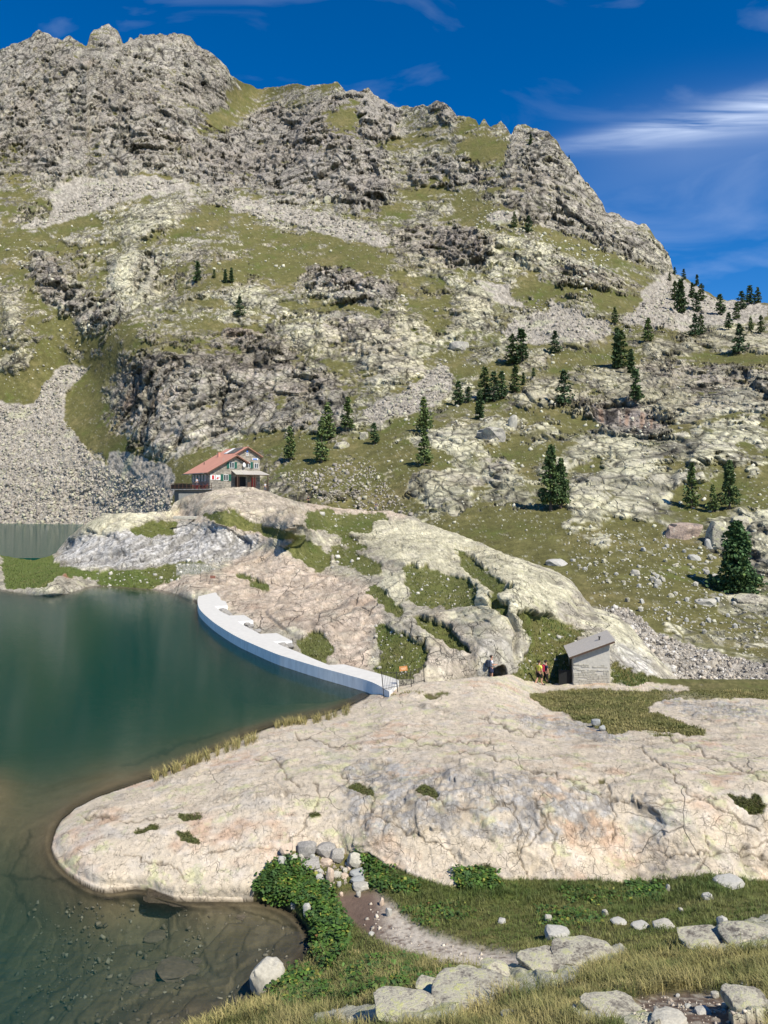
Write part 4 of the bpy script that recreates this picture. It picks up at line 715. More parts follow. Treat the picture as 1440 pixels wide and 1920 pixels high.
M['blue'] = flat_mat('blue_sign', (.06, .16, .50), .5, .1, 8, 0)
M['red'] = flat_mat('red_paint', (.45, .05, .05), .5, .2, 8, 0)
def masonry_mat(name, c1, c2, mortar, sc):
    m, t, b = new_mat(name); co = nd(t, 'ShaderNodeTexCoord').outputs['Object']; mp = nd(t, 'ShaderNodeMapping'); mp.inputs['Scale'].default_value = (1, 1, 1.9); t.links.new(co, mp.inputs[0])
    v = nd(t, 'ShaderNodeTexVoronoi', feature='F1'); v.inputs['Scale'].default_value = sc; t.links.new(mp.outputs[0], v.inputs['Vector'])
    e = nd(t, 'ShaderNodeTexVoronoi', feature='DISTANCE_TO_EDGE'); e.inputs['Scale'].default_value = sc; t.links.new(mp.outputs[0], e.inputs['Vector'])
    s = nd(t, 'ShaderNodeSeparateColor'); t.links.new(v.outputs['Color'], s.inputs[0]); r = nd(t, 'ShaderNodeValToRGB'); r.color_ramp.elements[0].color = (*c1, 1); r.color_ramp.elements[1].color = (*c2, 1); t.links.new(s.outputs[0], r.inputs[0])
    k = mth(t, 'MULTIPLY', e.outputs['Distance'], 14.0, clamp=True); mx_ = nd(t, 'ShaderNodeMix', data_type='RGBA'); t.links.new(k, mx_.inputs['Factor']); mx_.inputs['A'].default_value = (*mortar, 1); t.links.new(r.outputs[0], mx_.inputs['B'])
    t.links.new(mx_.outputs['Result'], b.inputs['Base Color']); b.inputs['Roughness'].default_value = .9
    bp = nd(t, 'ShaderNodeBump'); bp.inputs['Strength'].default_value = .8; bp.inputs['Distance'].default_value = .03; t.links.new(k, bp.inputs['Height']); t.links.new(bp.outputs[0], b.inputs['Normal']); return m
M['masonry'] = masonry_mat('hut_masonry', (.16, .145, .12), (.38, .34, .275), (.27, .25, .21), 1.9)
M['plaster'] = flat_mat('shed_render', (.46, .44, .39), .9, .15, 5, .5, .012)

# ------------------------------------------------------------------ the dam
def build_dam():
    zt = .73; root = empty('dam', (-8, 55, 0)); tag(root, 'curved white concrete dam wall along the lake edge with stepped buttresses', 'dam')
    inv = Matrix.Translation((8, -55, 0))
    front = [Vector((x, y, 0)) for x, y in dw]
    back = [on_plane(u, v, zt)[:2] for u, v in [(411, 1109), (414, 1125), (423, 1127.5), (427, 1135.5), (402, 1136.5), (415, 1147), (430, 1154), (458, 1153), (475, 1163.5), (446, 1165), (460, 1174), (488, 1188.5), (519, 1187), (548, 1201.5), (512, 1202.5),
            (530, 1211), (560, 1223), (590, 1236), (617, 1247), (645, 1245.5), (687, 1256.5), (725, 1267), (748, 1275)]]
    # resample the water side smoothly
    fr = [on_plane(372, 1118, zt)[:2]]+[(p.x, p.y) for p in front]+[on_plane(730, 1297, zt)[:2]]
    def catmull(p, n=5):
        o = []
        for k in range(len(p)-1):
            a, b, c, d = p[max(0, k-1)], p[k], p[k+1], p[min(len(p)-1, k+2)]
            for j in range(n):
                t = j/n; o.append(tuple(b[i]+.5*t*(c[i]-a[i]+t*(2*a[i]-5*b[i]+4*c[i]-d[i]+t*(3*(b[i]-c[i])+d[i]-a[i]))) for i in (0, 1)))
        return o+[p[-1]]
    fr = catmull(fr); outline = fr+back[::-1]
    o = prism('crest', outline, -.8, zt, M['concrete'], root); o.data.materials.append(M['concrete_face'])
    for v in o.data.vertices: v.co = inv @ v.co
    for p in o.data.polygons:
        if abs(p.normal.z) < .5: p.material_index = 1
    bm = bmesh.new()                                   # bevelled arris and the lower face under the waterline
    pts = [Vector((x, y, 0)) for x, y in fr]
    for a, b in zip(pts[:-1], pts[1:]):
        d = (b-a).normalized(); nrm = Vector((d.y, -d.x, 0));
        if nrm.x > 0: nrm = -nrm
        q = [a+nrm*.004+Vector((0, 0, -2.0)), b+nrm*.004+Vector((0, 0, -2.0)), b+nrm*.004+Vector((0, 0, .03)), a+nrm*.004+Vector((0, 0, .03))]
        q2 = [a+nrm*.5+Vector((0, 0, -7.0)), b+nrm*.5+Vector((0, 0, -7.0)), b+nrm*.004+Vector((0, 0, -2.0)), a+nrm*.004+Vector((0, 0, -2.0))]
        for f in (q, q2): bm.faces.new([bm.verts.new(inv @ v) for v in f])
    bm_obj('wet_face', bm, flat_mat('wet_concrete', (.30, .30, .24), .6, .3, 3, .3, .01), root)
    # masonry blocks showing under the stepped buttresses
    random.seed(3); stones = [stone_mesh(40+k, 'block', M['stone_grey'], flat=.8, ang=True) for k in range(3)]
    for (u0, v0, u1, v1) in ((403, 1137, 432, 1153), (447, 1166, 486, 1187), (513, 1203, 552, 1219)):
        for k in range(16):
            a, b = sorted((random.random(), random.random())); u = u0+(u1-u0)*a*.9+(b-a)*10; v = v0+2+(v1-v0)*b*.8
            x, y, z = on_plane(u, v, .35); ob = link('stone', stones[k % 3], root, (x+8.1, y-55+.4, random.uniform(.15, .50))); ob.scale = [random.uniform(.26, .42), .3, random.uniform(.26, .36)]; ob.rotation_euler.z = random.uniform(-.4, .4)
def stone_mesh(seed, name, mat, flat=.6, ang=False, sub=2):
    bm = bmesh.new(); bmesh.ops.create_icosphere(bm, subdivisions=sub, radius=1.0); r = random.Random(seed)
    for v in bm.verts: v.co = Vector([math.copysign(abs(c_)**.62, c_) for c_ in v.co])*.86
    planes = [(Vector((r.gauss(0, 1), r.gauss(0, 1), r.gauss(0, .8))).normalized(), r.uniform(.62, .95)) for _ in range(14)]
    V = np.array([v.co[:] for v in bm.verts]); nz = fbm(V*1.1+seed*3.1, 5, seed)*.24; Hh, ee, _r = facet(V*1.7+seed, seed); nz = nz+(Hh*.12-.06*(1-sst(ee, 0, .12)))*(sub > 2)
    for v, k in zip(bm.verts, nz):
        c = v.co*(1+float(k))
        for n, d in planes:
            q = c.dot(n)
            if q > d: c = c-n*(q-d)*.92
        c.z *= flat; v.co = c
    me = bpy.data.meshes.new(name); bm.to_mesh(me); bm.free(); me.materials.append(mat); me.polygons.foreach_set('use_smooth', np.full(len(me.polygons), not ang)); return me
build_dam()

# ------------------------------------------------------------------ small stone shed beside the path
def build_shed():
    x0, y0, z0 = 12.54, 51.0, -1.0; phi = R(-8)
    root = empty('stone_shed', (x0, y0, z0), phi); tag(root, 'small rendered stone shed with a sloping plank roof beside the path', 'shed')
    Wd, D, hl, hr = 2.36, 3.0, 1.92, 2.86
    bm = bmesh.new(); t = .28
    for a, b in (((0, 0), (Wd, t)), ((0, D-t), (Wd, D)), ((Wd-t, t), (Wd, D-t)), ((0, t), (t, .9)), ((0, 1.9), (t, D-t))):
        za = hl+(hr-hl)*a[0]/Wd; zb = hl+(hr-hl)*b[0]/Wd
        lo = [(a[0], a[1]), (b[0], a[1]), (b[0], b[1]), (a[0], b[1])]
        vs0 = [bm.verts.new((x, y, -.5)) for x, y in lo]; vs1 = [bm.verts.new((x, y, hl+(hr-hl)*x/Wd-.02)) for x, y in lo]
        bm.faces.new(vs0[::-1]); bm.faces.new(vs1)
        for k in range(4): bm.faces.new((vs0[k], vs0[(k+1) % 4], vs1[(k+1) % 4], vs1[k]))
    bm_obj('wall', bm, M['plaster'], root)
    rr = random.Random(8); bm = bmesh.new(); z = -.1; row = 0                    # rough stones proud of the worn render, lower half of the front
    while z < 1.30:
        hgt = rr.uniform(.09, .15); x = .02
        while x < Wd-.06:
            wdt = min(rr.uniform(.14, .38), Wd-.02-x)
            if rr.random() < .88-.35*(z > .95): bx(bm, (x+wdt/2, -.004, z+hgt/2), (wdt-.018, rr.uniform(.03, .07), hgt-.016), Matrix.Rotation(rr.uniform(-.03, .03), 4, 'Y'), .008)
            x += wdt
        z += hgt
    o = bm_obj('stonework', bm, M['stone_pale'], root); o['kind'] = 'stuff'
    ang = math.atan2(hr-hl, Wd); Lr = (Wd+.62)/math.cos(ang); rot = Matrix.Rotation(-ang, 4, 'Y'); npl = 6; wy = (D+.85)/npl
    for k in range(npl):                                                     # planks run up the slope
        bm = bmesh.new(); c = Vector((Wd/2, -.42+wy*(k+.5), (hl+hr)/2+.09+rr.uniform(-.01, .01))); bx(bm, c, (Lr+rr.uniform(-.03, .03), wy-.02, .05), rot, .006)
        bm_obj('plank', bm, M['wood_grey'], root)
    for yy in (-.36, D+.36):
        bm = bmesh.new(); bx(bm, (Wd/2, yy, (hl+hr)/2+.0), (Lr-.1, .07, .12), rot); bm_obj('rafter', bm, M['wood_dark'], root)
    bm = bmesh.new(); bar(bm, (1.85, 1.2, hr-.25), (1.85, 1.2, hr+.12), .05, 8); bx(bm, (1.85, 1.2, hr+.14), (.16, .16, .03)); bm_obj('vent_pipe', bm, M['dark_iron'], root)
    bm = bmesh.new(); bx(bm, (-.03, 1.4, .9), (.06, .98, 1.8), None, .01); bx(bm, (-.07, 1.05, .9), (.03, .06, .06)); bm_obj('door', bm, M['black'], root)
    bm = bmesh.new(); bx(bm, (-.50, .42, .30), (.80, .07, 1.1)); bx(bm, (-.50, .40, .82), (.84, .10, .05)); bx(bm, (-.86, .42, .0), (.07, .10, .6)); tag(bm_obj('open_gate', bm, M['black'], None, loc=(x0, y0, z0), rz=phi), 'low black metal gate standing open at the left of the stone shed', 'gate')
build_shed()

# ------------------------------------------------------------------ the mountain hut
def build_hut():
    O = (-34.0, 150.0, 13.0); rz = math.atan2(.57, .82); root = empty('mountain_hut', O, rz); tag(root, 'stone mountain hut with salmon red roof and green shutters on the rock knoll', 'mountain hut')
    def block(name, prof, ya, yb, mat):
        bm = bmesh.new(); a = [bm.verts.new((x, ya, z)) for x, z in prof]; b = [bm.verts.new((x, yb, z)) for x, z in prof]; n = len(prof)
        bm.faces.new(a); bm.faces.new(b[::-1])
        for k in range(n): bm.faces.new((a[k], b[k], b[(k+1) % n], a[(k+1) % n]))
        return bm_obj(name, bm, mat, root)
    sl = .583
    block('wall', [(0, -1.5), (11.6, -1.5), (11.6, 6.6), (8.75, 8.2), (0, 3.15)], 1.8, 9.3, M['masonry'])
    block('wall', [(0, -1.5), (7.9, -1.5), (7.9, 4.95), (5.5, 6.25), (0, 3.12)], 0, 1.8, M['masonry'])
    def roof(name, x1, z1, x2, z2, ya, yb, mat, t=.17):
        bm = bmesh.new(); slab_poly(bm, [(x1, ya, z1), (x2, ya, z2), (x2, yb, z2), (x1, yb, z1)], (0, 0, t)); return bm_obj(name, bm, mat, root)
    roof('roof', -.75, 3.35-.583*.75, 8.77, 8.38, 1.4, 12.6, M['roof_red']); roof('roof', 8.75, 8.385, 12.15, 6.42, 1.4, 12.6, M['roof_red'])
    roof('roof', -.75, 3.355-.583*.75, 5.52, 6.56, -.55, 1.42, M['roof_red'], .16); roof('roof', 5.5, 6.56, 8.3, 5.0, -.55, 1.9, M['roof_red'], .16)
    def verge(x1, z1, x2, z2, y):
        bm = bmesh.new(); slab_poly(bm, [(x1, y, z1-.22), (x2, y, z2-.22), (x2, y, z2+.05), (x1, y, z1+.05)], (0, .07, 0)); bm_obj('verge_board', bm, M['wood_dark'], root)
    verge(-.75, 3.0, 5.5, 6.56, -.63); verge(5.5, 6.56, 8.3, 5.0, -.63); verge(5.6, 6.6, 8.75, 8.38, 1.32); verge(8.75, 8.38, 12.15, 6.42, 1.32)
    bm = bmesh.new(); bx(bm, (-.8, 7, 2.95), (.08, 11.4, .12)); bm_obj('gutter', bm, M['stone_pale'], root)
    s = math.atan(sl)
    for ya, yb in ((2.6, 4.5), (4.6, 6.5)):
        bm = bmesh.new(); slab_poly(bm, [(6.3, ya, 7.2), (8.3, ya, 8.37), (8.3, yb, 8.37), (6.3, yb, 7.2)], (0, 0, .08)); bm_obj('solar_panel', bm, M['solar'], root)
    bm = bmesh.new(); slab_poly(bm, [(6.4, 6.8, 7.25), (8.4, 6.8, 8.4), (8.4, 8.2, 8.4), (6.4, 8.2, 7.25)], (0, 0, .10)); bm_obj('roof_panel', bm, M['white'], root)
    bm = bmesh.new(); bx(bm, (5.6, 8.8, 7.0), (.45, .45, 1.1)); bx(bm, (5.6, 8.8, 7.58), (.6, .6, .08)); bm_obj('chimney', bm, M['roof_red'], root)
    bm = bmesh.new(); bar(bm, (2.6, 9.4, 4.6), (2.6, 9.4, 5.5), .08, 8); bm_obj('stove_pipe', bm, M['dark_iron'], root)
    def window(c, w, h, axis='y', shut=True, two=True, open_=True):
        x, y, z = c
        def B(bm, dx, off, dz, sx, sz, th):
            if axis == 'y': bx(bm, (x+dx, y-off, z+dz), (sx, th, sz))
            else: bx(bm, (x-off, y+dx, z+dz), (th, sx, sz))
        bm = bmesh.new(); B(bm, 0, .02, 0, w, h, .05); wn = bm_obj('window', bm, M['glass'], root)
        bm = bmesh.new()
        for dx in (-w/2, w/2, 0): B(bm, dx, .06, 0, .07, h, .04)
        for dz in (-h/2, h/2): B(bm, 0, .062, dz, w+.07, .07, .04)
        o = bm_obj('frame', bm, M['white'], root); o.parent = wn
        if shut:
            for sg in ((-1, 1) if two else (1,)):
                bm = bmesh.new(); B(bm, sg*(w/2+.33), .09, 0, .56, h+.12, .05)
                for dz in (-h*.3, 0, h*.3): B(bm, sg*(w/2+.33), .125, dz, .5, .05, .02)
                bm_obj('shutter', bm, M['green'], root)
    window((4.6, 0, 4.62), .95, 1.15); window((3.35, 0, 2.15), .95, 1.15); window((9.0, 1.8, 4.8), .75, 1.15, two=False); window((10.75, 1.8, 4.7), .8, 1.0, shut=False); window((8.75, 1.8, 6.95), .42, .5, shut=False)
    for y in (2.2, 3.8, 5.4, 7.0, 8.5):
        window((0, y, 2.1), .75, 1.15, 'x', shut=False)
        bm = bmesh.new(); bx(bm, (-.1, y+.62, 2.1), (.05, .34, 1.25)); bm_obj('shutter', bm, M['green'], root)
    for k, x in enumerate((.62, 1.72)):
        bm = bmesh.new(); bx(bm, (x, -.03, 2.15), (.95, .04, .95)); p = bm_obj('poster', bm, M['white'], root)
        bm = bmesh.new()
        if k: slab_poly(bm, [(x-.4, -.06, 1.85), (x-.1, -.06, 2.3), (x+.05, -.06, 2.05), (x+.2, -.06, 2.3), (x+.4, -.06, 1.9), (x+.2, -.06, 2.1), (x, -.06, 1.8)], (0, -.01, 0))
        else: bx(bm, (x+.05, -.06, 2.15), (.5, .02, .8))
        o = bm_obj('print', bm, M['red'], root); o.parent = p
    bm = bmesh.new(); bx(bm, (10.5, 1.74, 6.05), (1.25, .05, .42)); bm_obj('sign', bm, M['white'], root)
    bm = bmesh.new(); bx(bm, (10.45, 1.70, 6.05), (.95, .03, .26)); bm_obj('sign_panel', bm, M['blue'], root)
    bm = bmesh.new(); bx(bm, (8.75, 1.74, 7.6), (.34, .05, .42)); bm_obj('plaque', bm, M['blue'], root)
    bm = bmesh.new(); bmesh.ops.create_uvsphere(bm, u_segments=16, v_segments=8, radius=.5, matrix=Matrix.Translation((7.15, -.35, 4.7)) @ Matrix.Rotation(.5, 4, 'Z') @ Matrix.Diagonal((1, .28, 1, 1))); bar(bm, (7.15, -.2, 4.7), (7.15, .05, 4.5), .03); bm_obj('satellite_dish', bm, M['white'], root, True)
    for x in (2.9, 10.2):
        bm = bmesh.new(); bar(bm, (x, -.06 if x < 8 else 1.74, 0), (x, -.06 if x < 8 else 1.74, 6), .04); bm_obj('downpipe', bm, M['stone_pale'], root)
    # porch
    for a, b, m_ in ((4.5, 6.2, 'stone_pale'), (6.22, 7.9, 'wood_grey'), (7.92, 9.9, 'wood_grey'), (9.92, 11.8, 'wood_grey')):
        yb = -.02 if b < 8 else 1.78
        bm = bmesh.new(); slab_poly(bm, [(a, -2.2, 2.72), (b, -2.2, 2.72), (b, yb, 3.55), (a, yb, 3.55)], (0, 0, .09)); bm_obj('porch_roof', bm, M[m_], root)
    for x in (4.9, 8.3, 8.75, 11.5):
        bm = bmesh.new(); bx(bm, (x, -2.05, 1.1), (.16, .16, 3.4)); bm_obj('porch_post', bm, M['wood_dark'], root)
    bm = bmesh.new(); bx(bm, (8.1, -2.05, 2.66), (6.9, .14, .16)); bm_obj('porch_beam', bm, M['wood_dark'], root)
    bm = bmesh.new(); bx(bm, (6.8, -.04, 1.15), (1.5, .06, 2.3)); bm_obj('door', bm, M['black'], root)  # black panel, the shade of the open porch doorway put into its colour
    bm = bmesh.new(); bx(bm, (10.2, 1.75, 1.2), (1.0, .06, 2.1)); bm_obj('door', bm, M['red'], root)
    bm = bmesh.new(); bx(bm, (5.35, -.9, 1.15), (.06, 1.8, 2.3)); bm_obj('porch_screen', bm, M['wood_dark'], root); bm = bmesh.new(); bx(bm, (7.9, -1.2, .6), (.9, .06, 1.3)); bm_obj('porch_screen', bm, M['wood_dark'], root)
    # terrace: world coordinates relative to its own root
    root2 = empty('terrace', (-38, 154, 12.9)); tag(root2, 'wooden terrace deck with railings left of the mountain hut', 'terrace'); inv = Vector((-38, 154, 12.9))
    poly = [(-43.2, 156.0), (-33.3, 148.5), (-33.2, 150.0), (-34.2, 150.4), (-39.3, 157.6), (-42.0, 161.5)]
    o = prism('deck', poly, 12.72, 12.9, M['wood_grey'], root2)
    for v in o.data.vertices: v.co -= inv
    a, b = Vector((-43.2, 156, 12.9))-inv, Vector((-33.3, 148.5, 12.9))-inv; n = 11
    for k in range(n):
        p = a.lerp(b, k/(n-1)); bm = bmesh.new(); bx(bm, p+Vector((0, 0, .55)), (.09, .09, 1.15)); bm_obj('post', bm, M['wood_dark'], root2)
    for z in (.25, .6, 1.12):
        bm = bmesh.new(); bar(bm, a+Vector((0, 0, z)), b+Vector((0, 0, z)), .045, 4); bm_obj('rail', bm, M['wood_dark'], root2)
    c = Vector((-42.0, 161.5, 12.9))-inv
    for z in (.25, .6, 1.12):
        bm = bmesh.new(); bar(bm, a+Vector((0, 0, z)), c+Vector((0, 0, z)), .045, 4); bm_obj('rail', bm, M['wood_dark'], root2)
    bm = bmesh.new(); slab_poly(bm, [a+Vector((.05, .1, .02)), a.lerp(b, .52)+Vector((0, .1, .02)), a.lerp(b, .52)+Vector((0, .1, .95)), a+Vector((.05, .1, .95))], (0.02, .04, 0)); bm_obj('screen', bm, M['black'], root2)
    o = prism('retaining_wall', [(-42.6, 156.4), (-34.0, 149.6), (-34.5, 154), (-40, 160)], 9.5, 12.70, flat_mat('dark_wall', (.15, .145, .13), .9, .2, 4, .3), root2)
    for v in o.data.vertices: v.co -= inv
    o = prism('concrete_block', [(-40.8, 152.8), (-37.2, 150.6), (-36.4, 152.6), (-40.0, 155)], 9.5, 12.0, M['stone_pale'], root2)
    for v in o.data.vertices: v.co -= inv
    for k, (t, dy) in enumerate(((.45, 1.0), (.62, 1.0), (.80, .9))):
        tb = empty('picnic_table', tuple(a.lerp(b, t)+inv+Vector((.3, dy, 0))), R(-37)); tag(tb, ['red picnic table nearest the dark screen on the terrace', 'middle red picnic table on the terrace', 'red picnic table at the hut end of the terrace'][k], 'table', 'picnic tables on the terrace')
        bm = bmesh.new(); bx(bm, (0, 0, .74), (1.2, .7, .05)); bm_obj('tabletop', bm, M['red'], tb)
        for sx in (-.5, .5):
            bm = bmesh.new(); bx(bm, (sx, 0, .37), (.07, .6, .72)); bm_obj('leg', bm, M['wood_dark'], tb)
        for sy in (-.6, .6):
            bm = bmesh.new(); bx(bm, (0, sy, .42), (1.2, .24, .05)); bx(bm, (0, sy, .2), (.9, .05, .4)); bm_obj('bench', bm, M['red'], tb)
    # railing down the right side of the knoll
    rt = empty('hut_railing', (-21.5, 147, 12.0)); tag(rt, 'dark railing stepping down the rock right of the hut', 'railing')
    p0 = Vector(W(497, 922, 149.5).tolist())-rt.location; p1 = Vector(W(512, 933, 150.0).tolist())-rt.location
    for k in range(6):
        p = p0.lerp(p1, k/5); bm = bmesh.new(); bx(bm, p+Vector((0, 0, .2)), (.07, .07, 1.7)); bm_obj('post', bm, M['dark_iron'], rt)
    for z in (.35, .7, 1.0):
        bm = bmesh.new(); bar(bm, p0+Vector((0, 0, z)), p1+Vector((0, 0, z)), .035, 4); bm_obj('rail', bm, M['dark_iron'], rt)
build_hut()

# ------------------------------------------------------------------ railing at the end of the dam, far railing
def build_railing():
    tops = [(715.4, 1259, 720, 1298), (743, 1259, 746, 1291.5), (770, 1259, 772, 1286.5), (794, 1246, 796, 1281)]
    Ys = [42.3, 43.2, 44.2, 45.4]; root = empty('railing', tuple(W(746, 1291, 43.2).tolist())); tag(root, 'black iron railing at the near end of the white dam', 'railing')
    ft = []; tp = []
    for (a, b, c, d), Y in zip(tops, Ys):
        p = Vector(W(c, d, Y).tolist())-root.location; q = Vector(W(a, b, Y).tolist())-root.location; ft.append(p); tp.append(q)
        bm = bmesh.new(); bar(bm, p-Vector((0, 0, .3)), q, .024, 6); bm_obj('post', bm, M['dark_iron'], root)
    for k in range(3):
        for f0, f1 in ((.16, .16), (.93, .93) if k < 2 else (.93, .9)):
            bm = bmesh.new(); bar(bm, ft[k].lerp(tp[k], f0), ft[k+1].lerp(tp[k+1], f1), .014, 5); bm_obj('rail', bm, M['dark_iron'], root)
        for j in range(1, 9):
            a = ft[k].lerp(ft[k+1], j/9); b = tp[k].lerp(tp[k+1], j/9); bm = bmesh.new(); bar(bm, a.lerp(b, .08), a.lerp(b, .96), .007, 4); bm_obj('bar', bm, M['dark_iron'], root)
    s = Vector(W(756.5, 1253.5, 43.6).tolist()); sg = empty('warning_sign', tuple(s)); tag(sg, 'small orange sign fixed above the black iron railing', 'sign')
    bm = bmesh.new(); bx(bm, (0, 0, 0), (.46, .02, .27), Matrix.Rotation(-.12, 4, 'Y')); bm_obj('plate', bm, M['rust'], sg)
    bm = bmesh.new(); bx(bm, (0, -.014, .02), (.30, .006, .05), Matrix.Rotation(-.12, 4, 'Y')); bx(bm, (0, -.014, -.05), (.24, .006, .03), Matrix.Rotation(-.12, 4, 'Y')); bm_obj('lettering', bm, flat_mat('pale_print', (.75, .5, .3), bump=0), sg)
    for sx in (-.2, .2):
        bm = bmesh.new(); bar(bm, (sx, .02, 0), (sx, .02, -.55), .01, 4); bm_obj('bracket', bm, M['dark_iron'], sg)
    r2 = empty('lakeside_railing', tuple(surf('ridge', 400, 1095))); tag(r2, 'thin iron railing with a brown sign at the far end of the dam', 'railing')
    prev = None
    for k, u in enumerate((376, 388, 400, 411, 424)):
        g = surf('ridge', u, 1093)-r2.location; bm = bmesh.new(); bar(bm, g-Vector((0, 0, .2)), g+Vector((0, 0, 1.0)), .022, 5); bm_obj('post', bm, M['dark_iron'], r2)
        if prev:
            for z in (.2, .95):
                bm = bmesh.new(); bar(bm, prev+Vector((0, 0, z)), g+Vector((0, 0, z)), .014, 4); bm_obj('rail', bm, M['dark_iron'], r2)
            for j in (1, 2, 3, 4):
                p = prev.lerp(g, j/5); bm = bmesh.new(); bar(bm, p+Vector((0, 0, .2)), p+Vector((0, 0, .95)), .008, 4); bm_obj('bar', bm, M['dark_iron'], r2)
        prev = g
    bm = bmesh.new(); bx(bm, (.05, -.3, .75), (.62, .02, .32)); bm_obj('sign_plate', bm, flat_mat('brown_sign', (.22, .10, .07), bump=0), r2)
    g = surf('ridge', 368, 972); cs = empty('concrete_platform', tuple(g)); tag(cs, 'flat weathered concrete platform on top of the white rock wall', 'platform')
    bm = bmesh.new(); bx(bm, (0, .8, .05), (8.0, 2.2, .5), Matrix.Rotation(R(1), 4, 'Y'), .05); bm_obj('slab', bm, M['stone_pale'], cs)
    bm = bmesh.new(); bx(bm, (3.5, -.32, .0), (.7, .2, .3)); bm_obj('shade_block', bm, M['black'], cs)  # solid black block stands in for the shade inside a hole
build_railing()

# ------------------------------------------------------------------ people
def skin_mesh(name, chain, mat, sub=1, root_i=0):
    """chain: verts [(co, radius)], edges; grown into one continuous surface"""
    vts, eds = chain; me = bpy.data.meshes.new(name); me.from_pydata([v[0] for v in vts], eds, []); ob = bpy.data.objects.new(name, me); C.objects.link(ob)
    md = ob.modifiers.new('s', 'SKIN'); md.use_smooth_shade = True; sv = me.skin_vertices[0].data
    for k, v in enumerate(vts):
        r_ = v[1] if isinstance(v[1], tuple) else (v[1], v[1]); sv[k].radius = r_; sv[k].use_root = (k == root_i)
    m2 = ob.modifiers.new('u', 'SUBSURF'); m2.levels = sub; m2.render_levels = sub
    dg = bpy.context.evaluated_depsgraph_get(); dg.update(); out_ = bpy.data.meshes.new_from_object(ob.evaluated_get(dg)); bpy.data.objects.remove(ob); out_.name = name
    out_.materials.clear(); out_.materials.append(mat); return out_
PM = {k: flat_mat('cloth_'+k, c, .85, .12, 14, .3, .005) for k, c in dict(skin=(.50, .28, .19), hair=(.03, .02, .015), yellow=(.72, .70, .13), white_shirt=(.68, .67, .70), navy=(.03, .035, .07), black_cloth=(.012, .012, .015), pack=(.02, .03, .05), red_pack=(.32, .02, .05), shoe=(.03, .03, .035), grey_cloth=(.12, .12, .14)).items()}
